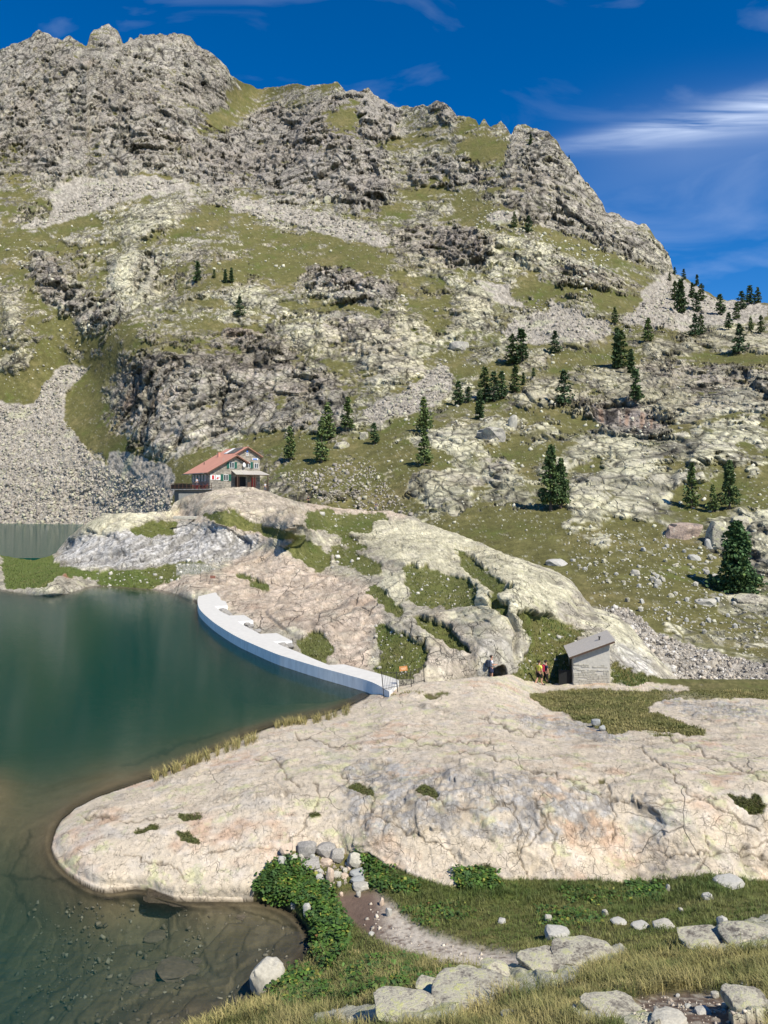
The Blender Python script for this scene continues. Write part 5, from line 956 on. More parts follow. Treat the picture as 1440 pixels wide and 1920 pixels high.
def person(loc, face, label, shirt, legs, long_=False, stride=.18, pack=None, cap=False, scale=1.0, arm='down', dress=False, beside=None):
    root = empty('person', loc, face); root.scale = (scale,)*3; tag(root, label, 'person')
    s = stride                                                   # faces +Y in its own frame
    aw = {'down': [((.27, .02, 1.12), (.29, .10, .87)), ((-.27, -.02, 1.12), (-.29, -.06, .87))], 'hold': [((.24, .05, 1.14), (.12, .30, 1.16)), ((-.24, .05, 1.14), (-.10, .30, 1.12))]}[arm]
    V = [((0, 0, .95), (.155, .11)), ((0, .01, 1.15), (.13, .095)), ((0, .01, 1.36), (.165, .105)), ((0, 0, 1.46), (.07, .07)), ((0, .01, 1.54), .055), ((0, .025, 1.60), (.072, .085)), ((0, .02, 1.69), (.075, .095)), ((0, .01, 1.745), (.05, .06)),
         ((.10, 0, .90), .098), ((.11, s*.55, .50), .062), ((.11, s*.35, .28), .058), ((.11, s*.9, .08), .038), ((.12, s*.9+.15, .04), .035),
         ((-.10, 0, .90), .098), ((-.11, -s*.25, .50), .062), ((-.11, -s*.75, .28), .058), ((-.11, -s*1.2, .09), .038), ((-.12, -s*1.2+.14, .04), .035),
         ((.19, 0, 1.40), .058), (aw[0][0], .040), (aw[0][1], .028), ((-.19, 0, 1.40), .058), (aw[1][0], .040), (aw[1][1], .028)]
    E = [(0, 1), (1, 2), (2, 3), (3, 4), (4, 5), (5, 6), (6, 7), (0, 8), (8, 9), (9, 10), (10, 11), (11, 12), (0, 13), (13, 14), (14, 15), (15, 16), (16, 17), (2, 18), (18, 19), (19, 20), (2, 21), (21, 22), (22, 23)]
    hv = 24
    for sg, w_, e_ in ((1, 20, 19), (-1, 23, 22)):                # palm, four fingers, thumb
        wp = Vector(V[w_][0]); d = (wp-Vector(V[e_][0])).normalized(); side = Vector((1, 0, 0)) if abs(d.x) < .7 else Vector((0, 1, 0)); palm = wp+d*.05
        V.append((tuple(palm), (.026, .014))); E.append((w_, hv)); pi = hv; hv += 1; sd_ = d.cross(side).normalized()
        for f, ln in zip((-1.5, -.5, .5, 1.5), (.062, .075, .080, .070)):
            b0 = palm+sd_*f*.014+d*.025; t_ = b0+d*ln*.6+side*(-sg)*.012; t2 = t_+d*ln*.35+side*(-sg)*.02
            V.append((tuple(b0), .0085)); V.append((tuple(t_), .0080)); V.append((tuple(t2), .0065)); E += [(pi, hv), (hv, hv+1), (hv+1, hv+2)]; hv += 3
        th = palm-sd_*.028+d*.01; V.append((tuple(th), .0095)); V.append((tuple(th+d*.035-sd_*.01+side*(-sg)*.01), .008)); E += [(pi, hv), (hv, hv+1)]; hv += 2
    link('body', skin_mesh('body', (V, E), PM['skin']), root)
    sh = [((0, 0, .93), (.172, .128)), ((0, .01, 1.15), (.152, .118)), ((0, .01, 1.36), (.185, .125)), ((0, 0, 1.44), (.085, .085)), ((.20, 0, 1.40), .078), (tuple(Vector((.20, 0, 1.40)).lerp(Vector(aw[0][0]), .62)), .066), ((-.20, 0, 1.40), .078), (tuple(Vector((-.20, 0, 1.40)).lerp(Vector(aw[1][0]), .62)), .066)]
    link('shirt', skin_mesh('shirt', (sh, [(0, 1), (1, 2), (2, 3), (2, 4), (4, 5), (2, 6), (6, 7)]), PM[shirt]), root)
    if dress: lg = ([((0, 0, 1.06), (.16, .12)), ((0, 0, .92), (.19, .15)), ((0, 0, .72), (.23, .19)), ((0, 0, .56), (.24, .20))], [(0, 1), (1, 2), (2, 3)])
    else:
        k = .08 if long_ else .46
        def leg(hip, kn, an, f): return (tuple(Vector(hip).lerp(Vector(kn), f)) if f <= 1 else tuple(Vector(kn).lerp(Vector(an), f-1)))
        L0, K0, A0 = (.10, 0, .90), (.11, s*.55, .50), (.11, s*.9, .10); L1, K1, A1 = (-.10, 0, .90), (-.11, -s*.25, .50), (-.11, -s*1.2, .10)
        e = 1.9 if long_ else .95
        lg = ([((0, 0, 1.02), (.165, .122)), ((0, 0, .93), (.17, .125)), (L0, .118), (leg(L0, K0, A0, min(e, 1)), .098 if not long_ else .085), (L1, .118), (leg(L1, K1, A1, min(e, 1)), .098 if not long_ else .085)], [(0, 1), (1, 2), (2, 3), (1, 4), (4, 5)])
        if long_: lg[0].append((leg(L0, K0, A0, e), .065)); lg[0].append((leg(L1, K1, A1, e), .065)); lg[1].extend([(3, 6), (5, 7)])
    link('skirt' if dress else ('trousers' if long_ else 'shorts'), skin_mesh('legwear', lg, PM[legs]), root)
    bm = bmesh.new(); bmesh.ops.create_icosphere(bm, subdivisions=3, radius=1, matrix=Matrix.Translation((0, -.008, 1.70)) @ Matrix.Diagonal((.098, .112, .098, 1)))
    bmesh.ops.delete(bm, geom=[v for v in bm.verts if v.co.y > .055 and v.co.z < 1.735 or v.co.z < 1.61], context='VERTS')
    bm_obj('hair', bm, PM['hair'], root, True)
    bm = bmesh.new()                                              # face: eyes, nose, mouth, ears
    for sx in (-.03, .03): bmesh.ops.create_icosphere(bm, subdivisions=1, radius=.010, matrix=Matrix.Translation((sx, .108, 1.665)))
    bm_obj('eyes', bm, PM['hair'], root, True)
    bm = bmesh.new(); bmesh.ops.create_cone(bm, segments=6, radius1=.016, radius2=.006, depth=.045, matrix=Matrix.Translation((0, .115, 1.645)))
    for sx in (-.078, .078): bmesh.ops.create_icosphere(bm, subdivisions=1, radius=.024, matrix=Matrix.Translation((sx, .02, 1.655)) @ Matrix.Diagonal((.4, .7, 1, 1)))
    bm_obj('nose_and_ears', bm, PM['skin'], root, True)
    bm = bmesh.new(); bx(bm, (0, .108, 1.612), (.042, .008, .008)); bm_obj('mouth', bm, PM['red_pack'], root)
    if cap:
        bm = bmesh.new(); bmesh.ops.create_uvsphere(bm, u_segments=16, v_segments=8, radius=1, matrix=Matrix.Translation((0, 0, 1.72)) @ Matrix.Diagonal((.108, .12, .09, 1))); bmesh.ops.delete(bm, geom=[v for v in bm.verts if v.co.z < 1.715], context='VERTS'); bx(bm, (0, .14, 1.725), (.14, .12, .012)); bm_obj('cap', bm, PM[cap], root, True)
    for (fx, fy) in ((.12, s*.9+.07), (-.12, -s*1.2+.07)):
        bm = bmesh.new(); bx(bm, (fx, fy, .045), (.10, .27, .09), None, .025); bm_obj('shoe', bm, PM['shoe'], root)
    if pack:
        bm = bmesh.new(); bx(bm, (0, -.24, 1.22), (.32, .22, .50), None, .06); bx(bm, (0, -.35, 1.14), (.24, .08, .24), None, .03); bk = bm_obj('backpack', bm, PM[pack], root)
        bm = bmesh.new()
        for sx in (-.11, .11): bar(bm, (sx, .13, 1.15), (sx, .12, 1.40), .018, 5); bar(bm, (sx, .12, 1.40), (sx, -.14, 1.47), .018, 5)
        o = bm_obj('strap', bm, PM[pack], root); o.parent = bk
    return root
def place(u, v, Y): return tuple(W(u, v, Y).tolist())
person(place(1011, 1285.5, 51.4), R(-62), 'walker in yellow t-shirt and black shorts beside the stone shed', 'yellow', 'black_cloth', stride=.26, scale=.95)
person(place(1023, 1284, 52.2), R(-70), 'walker in dark clothes with red backpack half behind the one in yellow', 'navy', 'black_cloth', long_=True, stride=.12, pack='red_pack', scale=.93, cap='black_cloth')
person(place(921, 1278, 49.4), R(-80), 'hiker in white top and navy skirt with a backpack by the rock hollow', 'white_shirt', 'navy', stride=.05, pack='pack', dress=True, arm='hold', scale=.95)
person(place(578, 946, 158), R(200), 'distant hiker in dark clothes on the pale rock right of the hut', 'black_cloth', 'black_cloth', long_=True, stride=.1, pack='pack', scale=.98)
person(place(705, 957, 160), R(190), 'distant hiker in grey clothes farther right along the ridge path', 'grey_cloth', 'grey_cloth', long_=True, stride=.1, scale=.95)
person(place(497, 921, 148.5), R(150), 'guest in pale clothes standing right of the hut porch', 'white_shirt', 'grey_cloth', long_=True, stride=.05, scale=.95)
person(place(369, 912, 152.6), R(160), 'guest in white top behind the terrace railing', 'white_shirt', 'grey_cloth', long_=True, stride=.05, scale=.93)

# ------------------------------------------------------------------ trees
M['bark'] = flat_mat('bark', (.11, .085, .065), .95, .3, 12, .4, .02, stretch=(1, 1, .3))
def needle_mat(name, c1, c2):
    m, t, b = new_mat(name); a = nd(t, 'ShaderNodeAttribute', attribute_name='tint'); t.links.new(a.outputs['Color'], b.inputs['Base Color']); b.inputs['Roughness'].default_value = .7; b.inputs['Specular IOR Level'].default_value = .25; return m
M['needles'] = needle_mat('needles', 0, 0)
def crown_mesh(name, H, Rr, n_br, per, size, seed, col, power=.8, bare=.08, lean=0, gap=.25):
    g = np.random.default_rng(seed); t = np.sort(bare+(1-bare)*g.random(n_br)**1.15); az = g.random(n_br)*2*np.pi
    lump = .78+.34*np.sin(az*2+seed)*np.sin(t*9+seed*2)+.22*g.random(n_br); rad = Rr*((1-t)**power*.96+.04)*lump; rad *= np.where(t < bare+.12, .8, 1)
    keep = g.random(n_br) > gap*(np.sin(t*23+az*1.5+seed) > .55); t, az, rad = t[keep], az[keep], rad[keep]; n_br = len(t)
    f = g.random((n_br, per))**.6; px_ = rad[:, None]*f; z = t[:, None]*H-px_*.22+(f**2)*rad[:, None]*.12; c = np.stack([px_*np.cos(az)[:, None], px_*np.sin(az)[:, None], z], -1)+g.normal(size=(n_br, per, 3))*size*.35
    c = c.reshape(-1, 3); n = len(c); outd = np.stack([np.cos(az), np.sin(az), -.15+0*az], -1)[:, None].repeat(per, 1).reshape(-1, 3)
    d1 = outd*.8+g.normal(size=(n, 3))*.55; d1 /= np.linalg.norm(d1, axis=1, keepdims=True); d2 = np.cross(d1, g.normal(size=(n, 3))); d2 /= np.linalg.norm(d2, axis=1, keepdims=True)
    s = size*(.6+.8*g.random((n, 1))); V = np.stack([c-d1*s*.5, c+d1*s*.9+d2*s*.1, c+d2*s*.55, c-d2*s*.5+d1*s*.2], 1); Fq = np.arange(n*4).reshape(-1, 4)
    Ft = np.concatenate([Fq[:, [0, 1, 2]], Fq[:, [0, 3, 1]]]); k = (.6+.9*g.random((n, 1))); cc = np.array(col)[None]*k; cc = np.where(g.random((n, 1)) < .12, cc*np.array([1.7, 1.35, 1.0]), cc); cols = np.repeat(cc, 4, 0)
    return mesh_np(name, V.reshape(-1, 3), Ft, M['needles'], cols, smooth=False)
def trunk_mesh(H, seed):
    bm = bmesh.new(); bar(bm, (0, 0, -.4), (0.0, 0.0, H*.96), .028*H, 7, .004*H); r = random.Random(seed)
    for k in range(16):
        t = .12+.8*k/16; a = r.random()*6.28; l = .19*H*(1-t)**.8; bar(bm, (0, 0, t*H), (l*math.cos(a), l*math.sin(a), t*H-l*.1), .008*H*(1-t)+.01, 4, .01)
    me = bpy.data.meshes.new('trunk'); bm.to_mesh(me); bm.free(); me.materials.append(M['bark']); return me
KIND = {}
for k in range(3): KIND['pine%d' % k] = (crown_mesh('crown', 8, 1.65+.35*k, 165, 9, .34, 10+k, ((.050, .088, .034), (.060, .092, .030), (.044, .078, .036))[k], .5+.14*k, .06, gap=.75), trunk_mesh(8, k))
for k in range(2): KIND['larch%d' % k] = (crown_mesh('crown', 8, 1.9, 150, 9, .34, 20+k, (.095, .135, .045), .85, .08, gap=.5), trunk_mesh(8, 9+k))
KIND['tall'] = (crown_mesh('crown', 8, 1.25, 170, 8, .40, 31, (.048, .080, .032), .75, .04), trunk_mesh(8, 31))
KIND['big'] = (crown_mesh('crown', 8, 3.0, 560, 15, .30, 41, (.055, .105, .038), .62, .03, gap=.35), trunk_mesh(8, 41))
KIND['biglarch'] = (crown_mesh('crown', 8, 2.1, 420, 12, .25, 42, (.070, .110, .040), .7, .12, gap=.75), trunk_mesh(8, 42))
TREES = [(372, 531, 36, 'pine0', 'left dark pine of the small group on the grassy shelf above the hut cliff'), (402, 522, 16, 'pine1', 'smallest dark pine on the grassy shelf above the hut cliff'), (423, 532, 24, 'tall', 'slim dark pine, left of a touching pair on the shelf'), (434, 531, 25, 'tall', 'slim dark pine, right of a touching pair on the shelf'),
    (450, 597, 36, 'pine2', 'lone dark pine on top of the big grey cliff'), (544, 864, 58, 'larch0', 'pale thin larch just right of the mountain hut'), (604, 868, 80, 'larch1', 'tall dense larch below the grey cliff right of the hut'), (615, 826, 66, 'larch0', 'narrow larch standing behind the tall one near the hut'), (652, 811, 57, 'larch1', 'bushy larch on the pale boulders right of the hut'), (702, 834, 38, 'pine0', 'short dark pine alone on the grass slope right of the hut'),
    (796, 814, 62, 'larch0', 'upper of two tall larches in line beside the pale outcrop'), (796, 873, 64, 'larch1', 'lower of two tall larches in line beside the pale outcrop'), (960, 686, 54, 'pine1', 'left dark pine of the pair before the brown rock at the scree foot'), (977, 684, 60, 'pine0', 'right dark pine of the pair before the brown rock at the scree foot'), (1040, 663, 40, 'pine2', 'conical pine at the lower edge of the pale scree'), (1152, 609, 29, 'pine1', 'small pine below the grass patch at the scree top'),
    (1216, 645, 42, 'larch1', 'brownish green pine leaning out of the pale rocks'), (1156, 696, 70, 'tall', 'tall dark slender pine, left stem of a double'), (1163, 694, 66, 'pine1', 'tall dark pine, right stem of a double'), (1183, 706, 42, 'tall', 'thin dark pine beside the tall double pine'), (860, 762, 43, 'pine0', 'dark pine at the foot of the narrow scree tongue'), (878, 757, 28, 'pine2', 'little pine to the right of the scree tongue pine'),
    (910, 753, 58, 'pine1', 'left pine of the dense dark clump above the round boulder'), (927, 754, 54, 'pine2', 'middle pine of the dense dark clump above the round boulder'), (941, 750, 50, 'pine0', 'right pine of the dense dark clump above the round boulder'), (899, 792, 48, 'tall', 'thin pine just in front of the dense dark clump'), (966, 739, 48, 'pine1', 'dark pine between the dense clump and the smooth slab'), (981, 724, 22, 'tall', 'thin young pine next to the dark pine at the slab edge'), (1000, 714, 17, 'pine0', 'tiny pine at the slab edge'),
    (1057, 763, 63, 'pine2', 'broad dark pine at the left end of the smooth slab'), (1192, 758, 60, 'pine0', 'dark pine on the slab above the streaked rock face'), (1264, 517, 14, 'pine0', 'tiny pine against the sky at the foot of the crag'), (1256, 528, 15, 'pine1', 'round little pine below the crag skyline'), (1281, 524, 19, 'pine2', 'small pine standing on the skyline just right of the crag'), (1307, 538, 20, 'pine0', 'second small pine on the skyline from the crag'),
    (1264, 566, 34, 'pine1', 'bushy dark pine left of the tall one under the skyline'), (1277, 589, 58, 'tall', 'tallest dark pine under the skyline notch'), (1297, 563, 28, 'pine0', 'small dark pine right of the tallest under the skyline'), (1305, 587, 35, 'pine2', 'dark pine at the lower right of the skyline cluster'), (1315, 568, 31, 'pine1', 'pine at the right edge of the skyline cluster'), (1350, 595, 37, 'pine0', 'lone conical pine between the two skyline clusters'),
    (1381, 601, 30, 'pine1', 'low dark pine in front of the right skyline cluster'), (1390, 580, 32, 'pine2', 'left pine of the right skyline cluster'), (1406, 572, 33, 'pine0', 'highest pine of the right skyline cluster'), (1421, 571, 28, 'pine1', 'rightmost pine of the right skyline cluster'), (1303, 631, 40, 'pine2', 'wide dark pine on the pale dome of rock, left half'), (1314, 629, 36, 'pine1', 'wide dark pine on the pale dome of rock, right half'), (1365, 623, 29, 'pine0', 'small dark pine right of the pale dome'),
    (1386, 666, 54, 'pine2', 'dark pine on the cracked grey rocks near the right edge'), (1407, 627, 26, 'larch0', 'sparse pine, left of a small pair near the right edge'), (1427, 629, 31, 'pine1', 'dark pine, right of a small pair near the right edge'), (1033, 958, 114, 'biglarch', 'large open-branched larch on the slope, left stem'), (1052, 956, 88, 'biglarch', 'large larch on the slope, right stem'), (1297, 954, 80, 'larch1', 'slim larch behind the reddish boulder'), (1368, 958, 86, 'biglarch', 'spreading larch right of the reddish boulder'), (1337, 962, 48, 'larch0', 'small pale larch between the two larger ones'),
    (1381, 1110, 124, 'big', 'big dense dark pine on the meadow near the right edge'), (995, 273, 18, 'pine0', 'tiny pine high on the crag face'), (965, 428, 28, 'pine1', 'left pine of the pair high on the grass below the crag'), (991, 436, 31, 'pine2', 'right pine of the pair high on the grass below the crag'), (1067, 300, 7, 'pine0', 'speck of a pine on the crag ridge'), (1083, 330, 7, 'pine1', 'speck of a pine lower on the crag ridge')]
rt_ = random.Random(4)
for u, v, h, kd, lab in TREES:
    p = surf('mountain', u, v-1); Hm = h*p.y/F; root = empty('larch_tree' if 'larch' in kd else 'pine_tree', tuple(p), rt_.random()*6.28); tag(root, lab, 'tree', 'conifers on the mountainside')
    cr, tr = KIND[kd]; s = Hm/8; s *= 1.06; w = s*(rt_.uniform(1.12, 1.38) if h < 70 else .95)
    a = link('crown', cr, root); a.scale = (w, w, s); b = link('trunk', tr, root); b.scale = (s, s, s)

# ------------------------------------------------------------------ boulders and stones
STM = {}
def smesh(kind, k, sub=2):
    key = (kind, k, sub)
    if key not in STM:
        STM[key] = stone_mesh(100+k*7+len(kind), 'stone', M[{'grey': 'stone_grey', 'white': 'white_stone', 'pale': 'stone_pale', 'pink': 'pink_stone', 'lichen': 'lichen_stone', 'bgrey': 'big_grey', 'blichen': 'big_lichen', 'blue': 'blue_stone', 'red': 'red_stone', 'under': 'under_stone'}[kind]], flat=1.0, ang=(sub < 4), sub=sub)
    return STM[key]
def terrain_like(name, k=1.0, ramp=None):
    m, t, b = new_mat(name); co = nd(t, 'ShaderNodeTexCoord').outputs['Object']; ge = nd(t, 'ShaderNodeNewGeometry').outputs['Position']
    n1 = tnoise(t, 3.2*k, 8, .7, ge); n2 = tnoise(t, 17*k, 6, .7, ge); n3 = tnoise(t, 60*k, 3, .6, ge); r = nd(t, 'ShaderNodeValToRGB'); e = r.color_ramp.elements; ramp = ramp or ((.40, (.12, .105, .085)), (.46, (.30, .275, .22)), (.51, (.44, .41, .32)), (.56, (.42, .41, .25)), (.62, (.48, .48, .20))); e[0].position = ramp[0][0]; e[0].color = (*ramp[0][1], 1); e[1].position = ramp[-1][0]; e[1].color = (*ramp[-1][1], 1)
    for p_, c_ in ramp[1:-1]:
        q = e.new(p_); q.color = (*c_, 1)
    f = mth(t, 'ADD', mth(t, 'MULTIPLY', n1.outputs['Fac'], .6), mth(t, 'MULTIPLY', n2.outputs['Fac'], .4)); t.links.new(f, r.inputs[0])
    sc_ = nd(t, 'ShaderNodeVectorMath', operation='SCALE'); t.links.new(r.outputs[0], sc_.inputs[0]); t.links.new(mth(t, 'ADD', .55, mth(t, 'MULTIPLY', n3.outputs['Fac'], .85)), sc_.inputs['Scale']); t.links.new(sc_.outputs[0], b.inputs['Base Color']); b.inputs['Roughness'].default_value = .95
    bp = nd(t, 'ShaderNodeBump'); bp.inputs['Strength'].default_value = .9; bp.inputs['Distance'].default_value = .05/k; t.links.new(mth(t, 'ADD', n1.outputs['Fac'], mth(t, 'MULTIPLY', n2.outputs['Fac'], .6)), bp.inputs['Height']); t.links.new(bp.outputs[0], b.inputs['Normal']); return m
M['blue_stone'] = flat_mat('blue_grey_stone', (.29, .30, .29), .85, .15, 6, .4, .02); M['red_stone'] = flat_mat('reddish_rock', (.33, .25, .20), .9, .3, .5, .8, .3, col2=(.17, .14, .12)); M['lichen_stone'] = terrain_like('lichened_stone'); M['big_grey'] = terrain_like('grey_boulder', .22, ((.36, (.10, .095, .09)), (.44, (.24, .225, .20)), (.52, (.36, .34, .30)), (.60, (.46, .45, .34)))); M['big_lichen'] = terrain_like('pale_boulder', .25); M['red_stone'] = terrain_like('reddish_boulder', .2, ((.36, (.08, .07, .06)), (.45, (.24, .19, .16)), (.53, (.37, .28, .22)), (.62, (.42, .37, .30)))); M['under_stone'] = flat_mat('drowned_stone', (.11, .085, .06), .8, .3, 5, .5, .02)
def boulder(layer, u, v, w, h, kind, lab, group=None, rot=0.0, sink=.25, name='rock', sub=2, cat='rock', tilt=0.0, p=None):
    """a stone whose outline is w by h photo pixels, its foot at the ground there"""
    if p is None: p = surf(layer, u, v+h*.35)
    s = p.y/F*math.hypot(1, (CH-p.z)/p.y)*.5; W_ = w*s*1.12; Hh = h*s*1.12
    elev = math.atan2(CH-p.z, p.y); o = link(name, smesh(kind, hash((round(u), round(v))) % 5, sub))
    dep = W_*.8; o.scale = (W_, dep, Hh*2/((2-2*sink)*.95) if h > .6*w else Hh*1.1); o.rotation_euler = (0, tilt, rot)
    o.location = p+Vector((0, dep*.3, o.scale.z*(1-sink*2)*(1 if h > .6*w else .5))); return tag(o, lab, cat, group)
near_b = [(574, 1600, 38, 24, 'grey', 'rounded grey stone at the top left of the loose stone heap'), (609, 1597, 40, 24, 'grey', 'flat pinkish grey stone on top of the heap, right of the rounded one'), (536, 1601, 26, 20, 'pink', 'pink stone at the upper left end of the stone heap'), (580, 1625, 42, 20, 'grey', 'long grey stone lying across the middle of the stone heap'), (630, 1612, 28, 22, 'grey', 'pale grey stone leaning on the slab at the right of the heap'), (664, 1619, 28, 24, 'pale', 'squarish cream stone to the right of the heap'),
    (669, 1638, 30, 14, 'blue', 'bluish slab stone below the squarish cream stone'), (670, 1651, 28, 13, 'blue', 'second bluish stone just under the first'), (677, 1661, 34, 13, 'pale', 'long cream stone lying aslant at the head of the path'), (610, 1619, 26, 14, 'pink', 'pink stone in the middle of the heap'), (529, 1620, 18, 14, 'white', 'white stone among the leaves at the left of the heap'), (618, 1649, 14, 24, 'pink', 'narrow pink stone pointing to the path'),
    (498, 1838, 58, 52, 'pale', 'big pale lichened boulder standing at the water edge'), (1048, 1753, 52, 22, 'white', 'largest white stone in the meadow'), (1162, 1737, 30, 7, 'white', 'flat white stone, left of the row in the meadow'), (1203, 1742, 32, 8, 'white', 'flat white stone, middle of the row in the meadow'), (1247, 1742, 42, 8, 'pale', 'low cream stone, right of the row in the meadow'), (1372, 1658, 54, 15, 'white', 'slanting white rock at the foot of the slab on the right'), (729, 1710, 13, 13, 'white', 'round white stone beside the brown path'),
    (576, 1715, 16, 20, 'white', 'white stone at the water edge under the leafy plants'), (1118, 1358, 18, 12, 'blue', 'blue-grey stone, upper of two on the grass shelf of the slab'), (1129, 1370, 14, 9, 'blue', 'blue-grey stone, lower of two on the grass shelf of the slab'),
    (807, 1864, 54, 14, 'lichen', 'grey lichened stone low on the near bank, left of the cluster'), (880, 1842, 44, 24, 'lichen', 'small rounded lichened stone on the near bank'), (932, 1835, 52, 26, 'lichen', 'upright rounded lichened stone topping the near bank'), (900, 1880, 160, 15, 'lichen', 'broad lichened slab in the middle of the near bank'), (755, 1912, 110, 13, 'lichen', 'lichened slab running to the bottom edge of the view'), (1020, 1812, 84, 15, 'lichen', 'flat lichened rock at the rim of the near bank'), (1100, 1800, 110, 12, 'lichen', 'long low pale rock along the rim of the bank'),
    (1150, 1903, 100, 18, 'lichen', 'flat lichened rock at the bottom edge beside the dirt patch'), (1255, 1908, 60, 18, 'pale', 'pale rock at the bottom edge in the dirt patch'), (1410, 1758, 90, 18, 'lichen', 'big lichened rock at the right edge of the bank'), (1330, 1776, 100, 13, 'lichen', 'long lichened rock joining the one at the right edge'), (1405, 1897, 76, 26, 'lichen', 'lichened rock in the bottom right corner'), (1318, 1891, 28, 9, 'white', 'flat white stone on the near dirt patch'), (955, 1908, 28, 10, 'pale', 'small pale stone in dry grass at the bottom edge')]
for u, v, w, h, kd, lab in near_b:
    big_ = w > 55
    boulder('near', u, v, w, h, kd, lab, rot=random.uniform(-.25, .25), sub=4 if big_ else 2, sink=.3 if big_ else .2, tilt=(-.45 if (u, v) == (1372, 1655) else random.uniform(-.06, .06)))
for k, (u, v, w, h) in enumerate([(550, 1616, 18, 14), (551, 1629, 22, 10), (586, 1612, 12, 12), (631, 1646, 18, 12), (645, 1642, 20, 9), (600, 1650, 15, 12), (646, 1635, 12, 8), (619, 1666, 10, 12), (635, 1660, 9, 9), (671, 1678, 9, 9), (640, 1676, 8, 6), (584, 1682, 20, 10), (551, 1701, 12, 10), (716, 1690, 10, 12), (600, 1633, 16, 9), (565, 1610, 14, 10), (655, 1628, 12, 8), (640, 1600, 16, 10)]):
    boulder('near', u, v, w, h, ('pale', 'pink', 'white')[k % 3], 'small pale stone wedged in the loose heap where the slab meets the path', 'small stones of the heap at the head of the path', rot=k*1.3)
for k, (u, v, w, h) in enumerate([(1330, 1688, 20, 12), (1135, 1715, 11, 10), (942, 1728, 17, 8), (1028, 1725, 14, 10), (1355, 1736, 20, 13), (1253, 1668, 10, 10), (1120, 1790, 28, 12), (1278, 1708, 10, 6), (697, 1750, 12, 5), (1341, 1864, 14, 9), (1397, 1850, 14, 7), (1230, 1892, 14, 9), (1290, 1880, 12, 7), (1360, 1880, 12, 8), (1270, 1862, 10, 6)]):
    boulder('near', u, v, w, h, ('white', 'pale')[k % 2], 'small pale stone scattered in the meadow or on the near bank', 'small stones of the meadow and bank', rot=k*2.1)
# the drowned rocks in the shallows
for u, v, w, h, dpt, lab in ((329, 1822, 80, 34, .55, 'largest brown rock lying under the shallow water'), (268, 1834, 44, 30, .65, 'brown rock under water just left of the largest'), (427, 1766, 28, 16, .45, 'small brown rock under water below the slab'), (290, 1756, 40, 20, .6, 'flat brown rock under water in the middle of the shallows'), (455, 1718, 26, 14, .3, 'angular grey rock under water close to the shore'), (370, 1803, 22, 18, .55, 'little brown rock behind the largest drowned one'), (270, 1862, 18, 20, .7, 'pointed brown rock under water near the bottom')):
    P_ = Vector(on_plane(u, v+h*.3, -float(fD(np.array([u]), np.array([v]))[0])-.06)); boulder('near', u, v, w, h*.5, 'under', lab, p=P_, rot=random.uniform(-.3, .3), sink=.1, sub=3)
# boulders of the mountainside
mt_b = [(1280, 992, 80, 42, 'red', 'big reddish split boulder below the slim larch'), (1345, 1008, 40, 38, 'lichen', 'upright pale boulder right of the reddish one'), (925, 816, 64, 32, 'grey', 'large rounded grey boulder under the dense pine clump'), (963, 797, 20, 22, 'pale', 'small round boulder beside the large rounded one'), (862, 648, 40, 22, 'grey', 'grey boulder with a pale base above the scree tongue'), (1392, 976, 46, 24, 'lichen', 'yellowish boulder under the spreading larch'), (1325, 1128, 44, 18, 'pale', 'low pale rock left of the big pine foot'),
    (1405, 1122, 60, 24, 'lichen', 'pale yellow rocks just right of the big pine foot'), (1045, 1052, 44, 16, 'white', 'bright flat stone at the meadow edge behind the ridge'), (612, 376, 18, 12, 'lichen', 'yellow boulder at the foot of the upper cliffs'), (1303, 1045, 28, 14, 'white', 'white stone below the reddish boulder'), (1193, 1076, 18, 11, 'pale', 'rounded stone in the middle of the stony meadow'), (1235, 1093, 15, 12, 'pale', 'rounded stone lower in the stony meadow'), (1330, 1020, 18, 14, 'white', 'white block beside the upright pale boulder'), (640, 833, 36, 18, 'lichen', 'cracked pale rock under the bushy larch'), (683, 817, 22, 14, 'lichen', 'round yellow boulder near the short dark pine'),
    (1248, 1262, 28, 18, 'pale', 'round pale boulder in the stream bed')]
for u, v, w, h, kd, lab in mt_b: boulder('mountain', u, v, w, h, {'grey': 'bgrey', 'lichen': 'blichen'}.get(kd, kd), lab, rot=random.uniform(-.4, .4), sub=3 if w > 30 else 2, sink=.36, name='boulder', cat='boulder')
rs = random.Random(12); MEADOW = [(1060, 1040), (1160, 1000), (1240, 1010), (1340, 1040), (1345, 1110), (1440, 1160), (1440, 1240), (1330, 1205), (1240, 1180), (1130, 1125), (1080, 1095), (1040, 1062)]
n_ = 0
while n_ < 210:
    u, v = rs.uniform(1030, 1440), rs.uniform(990, 1240)
    if not in_poly(np.array(u), np.array(v), MEADOW): continue
    n_ += 1; w = min(13, 3.2/(rs.random()+.12)); o = boulder('mountain', u, v, w, w*rs.uniform(.4, .75), rs.choice(('pale', 'white', 'lichen')), 'small pale stone scattered over the stony green meadow behind the ridge', 'stones scattered over the far meadow', rot=rs.uniform(0, 6), sub=1)

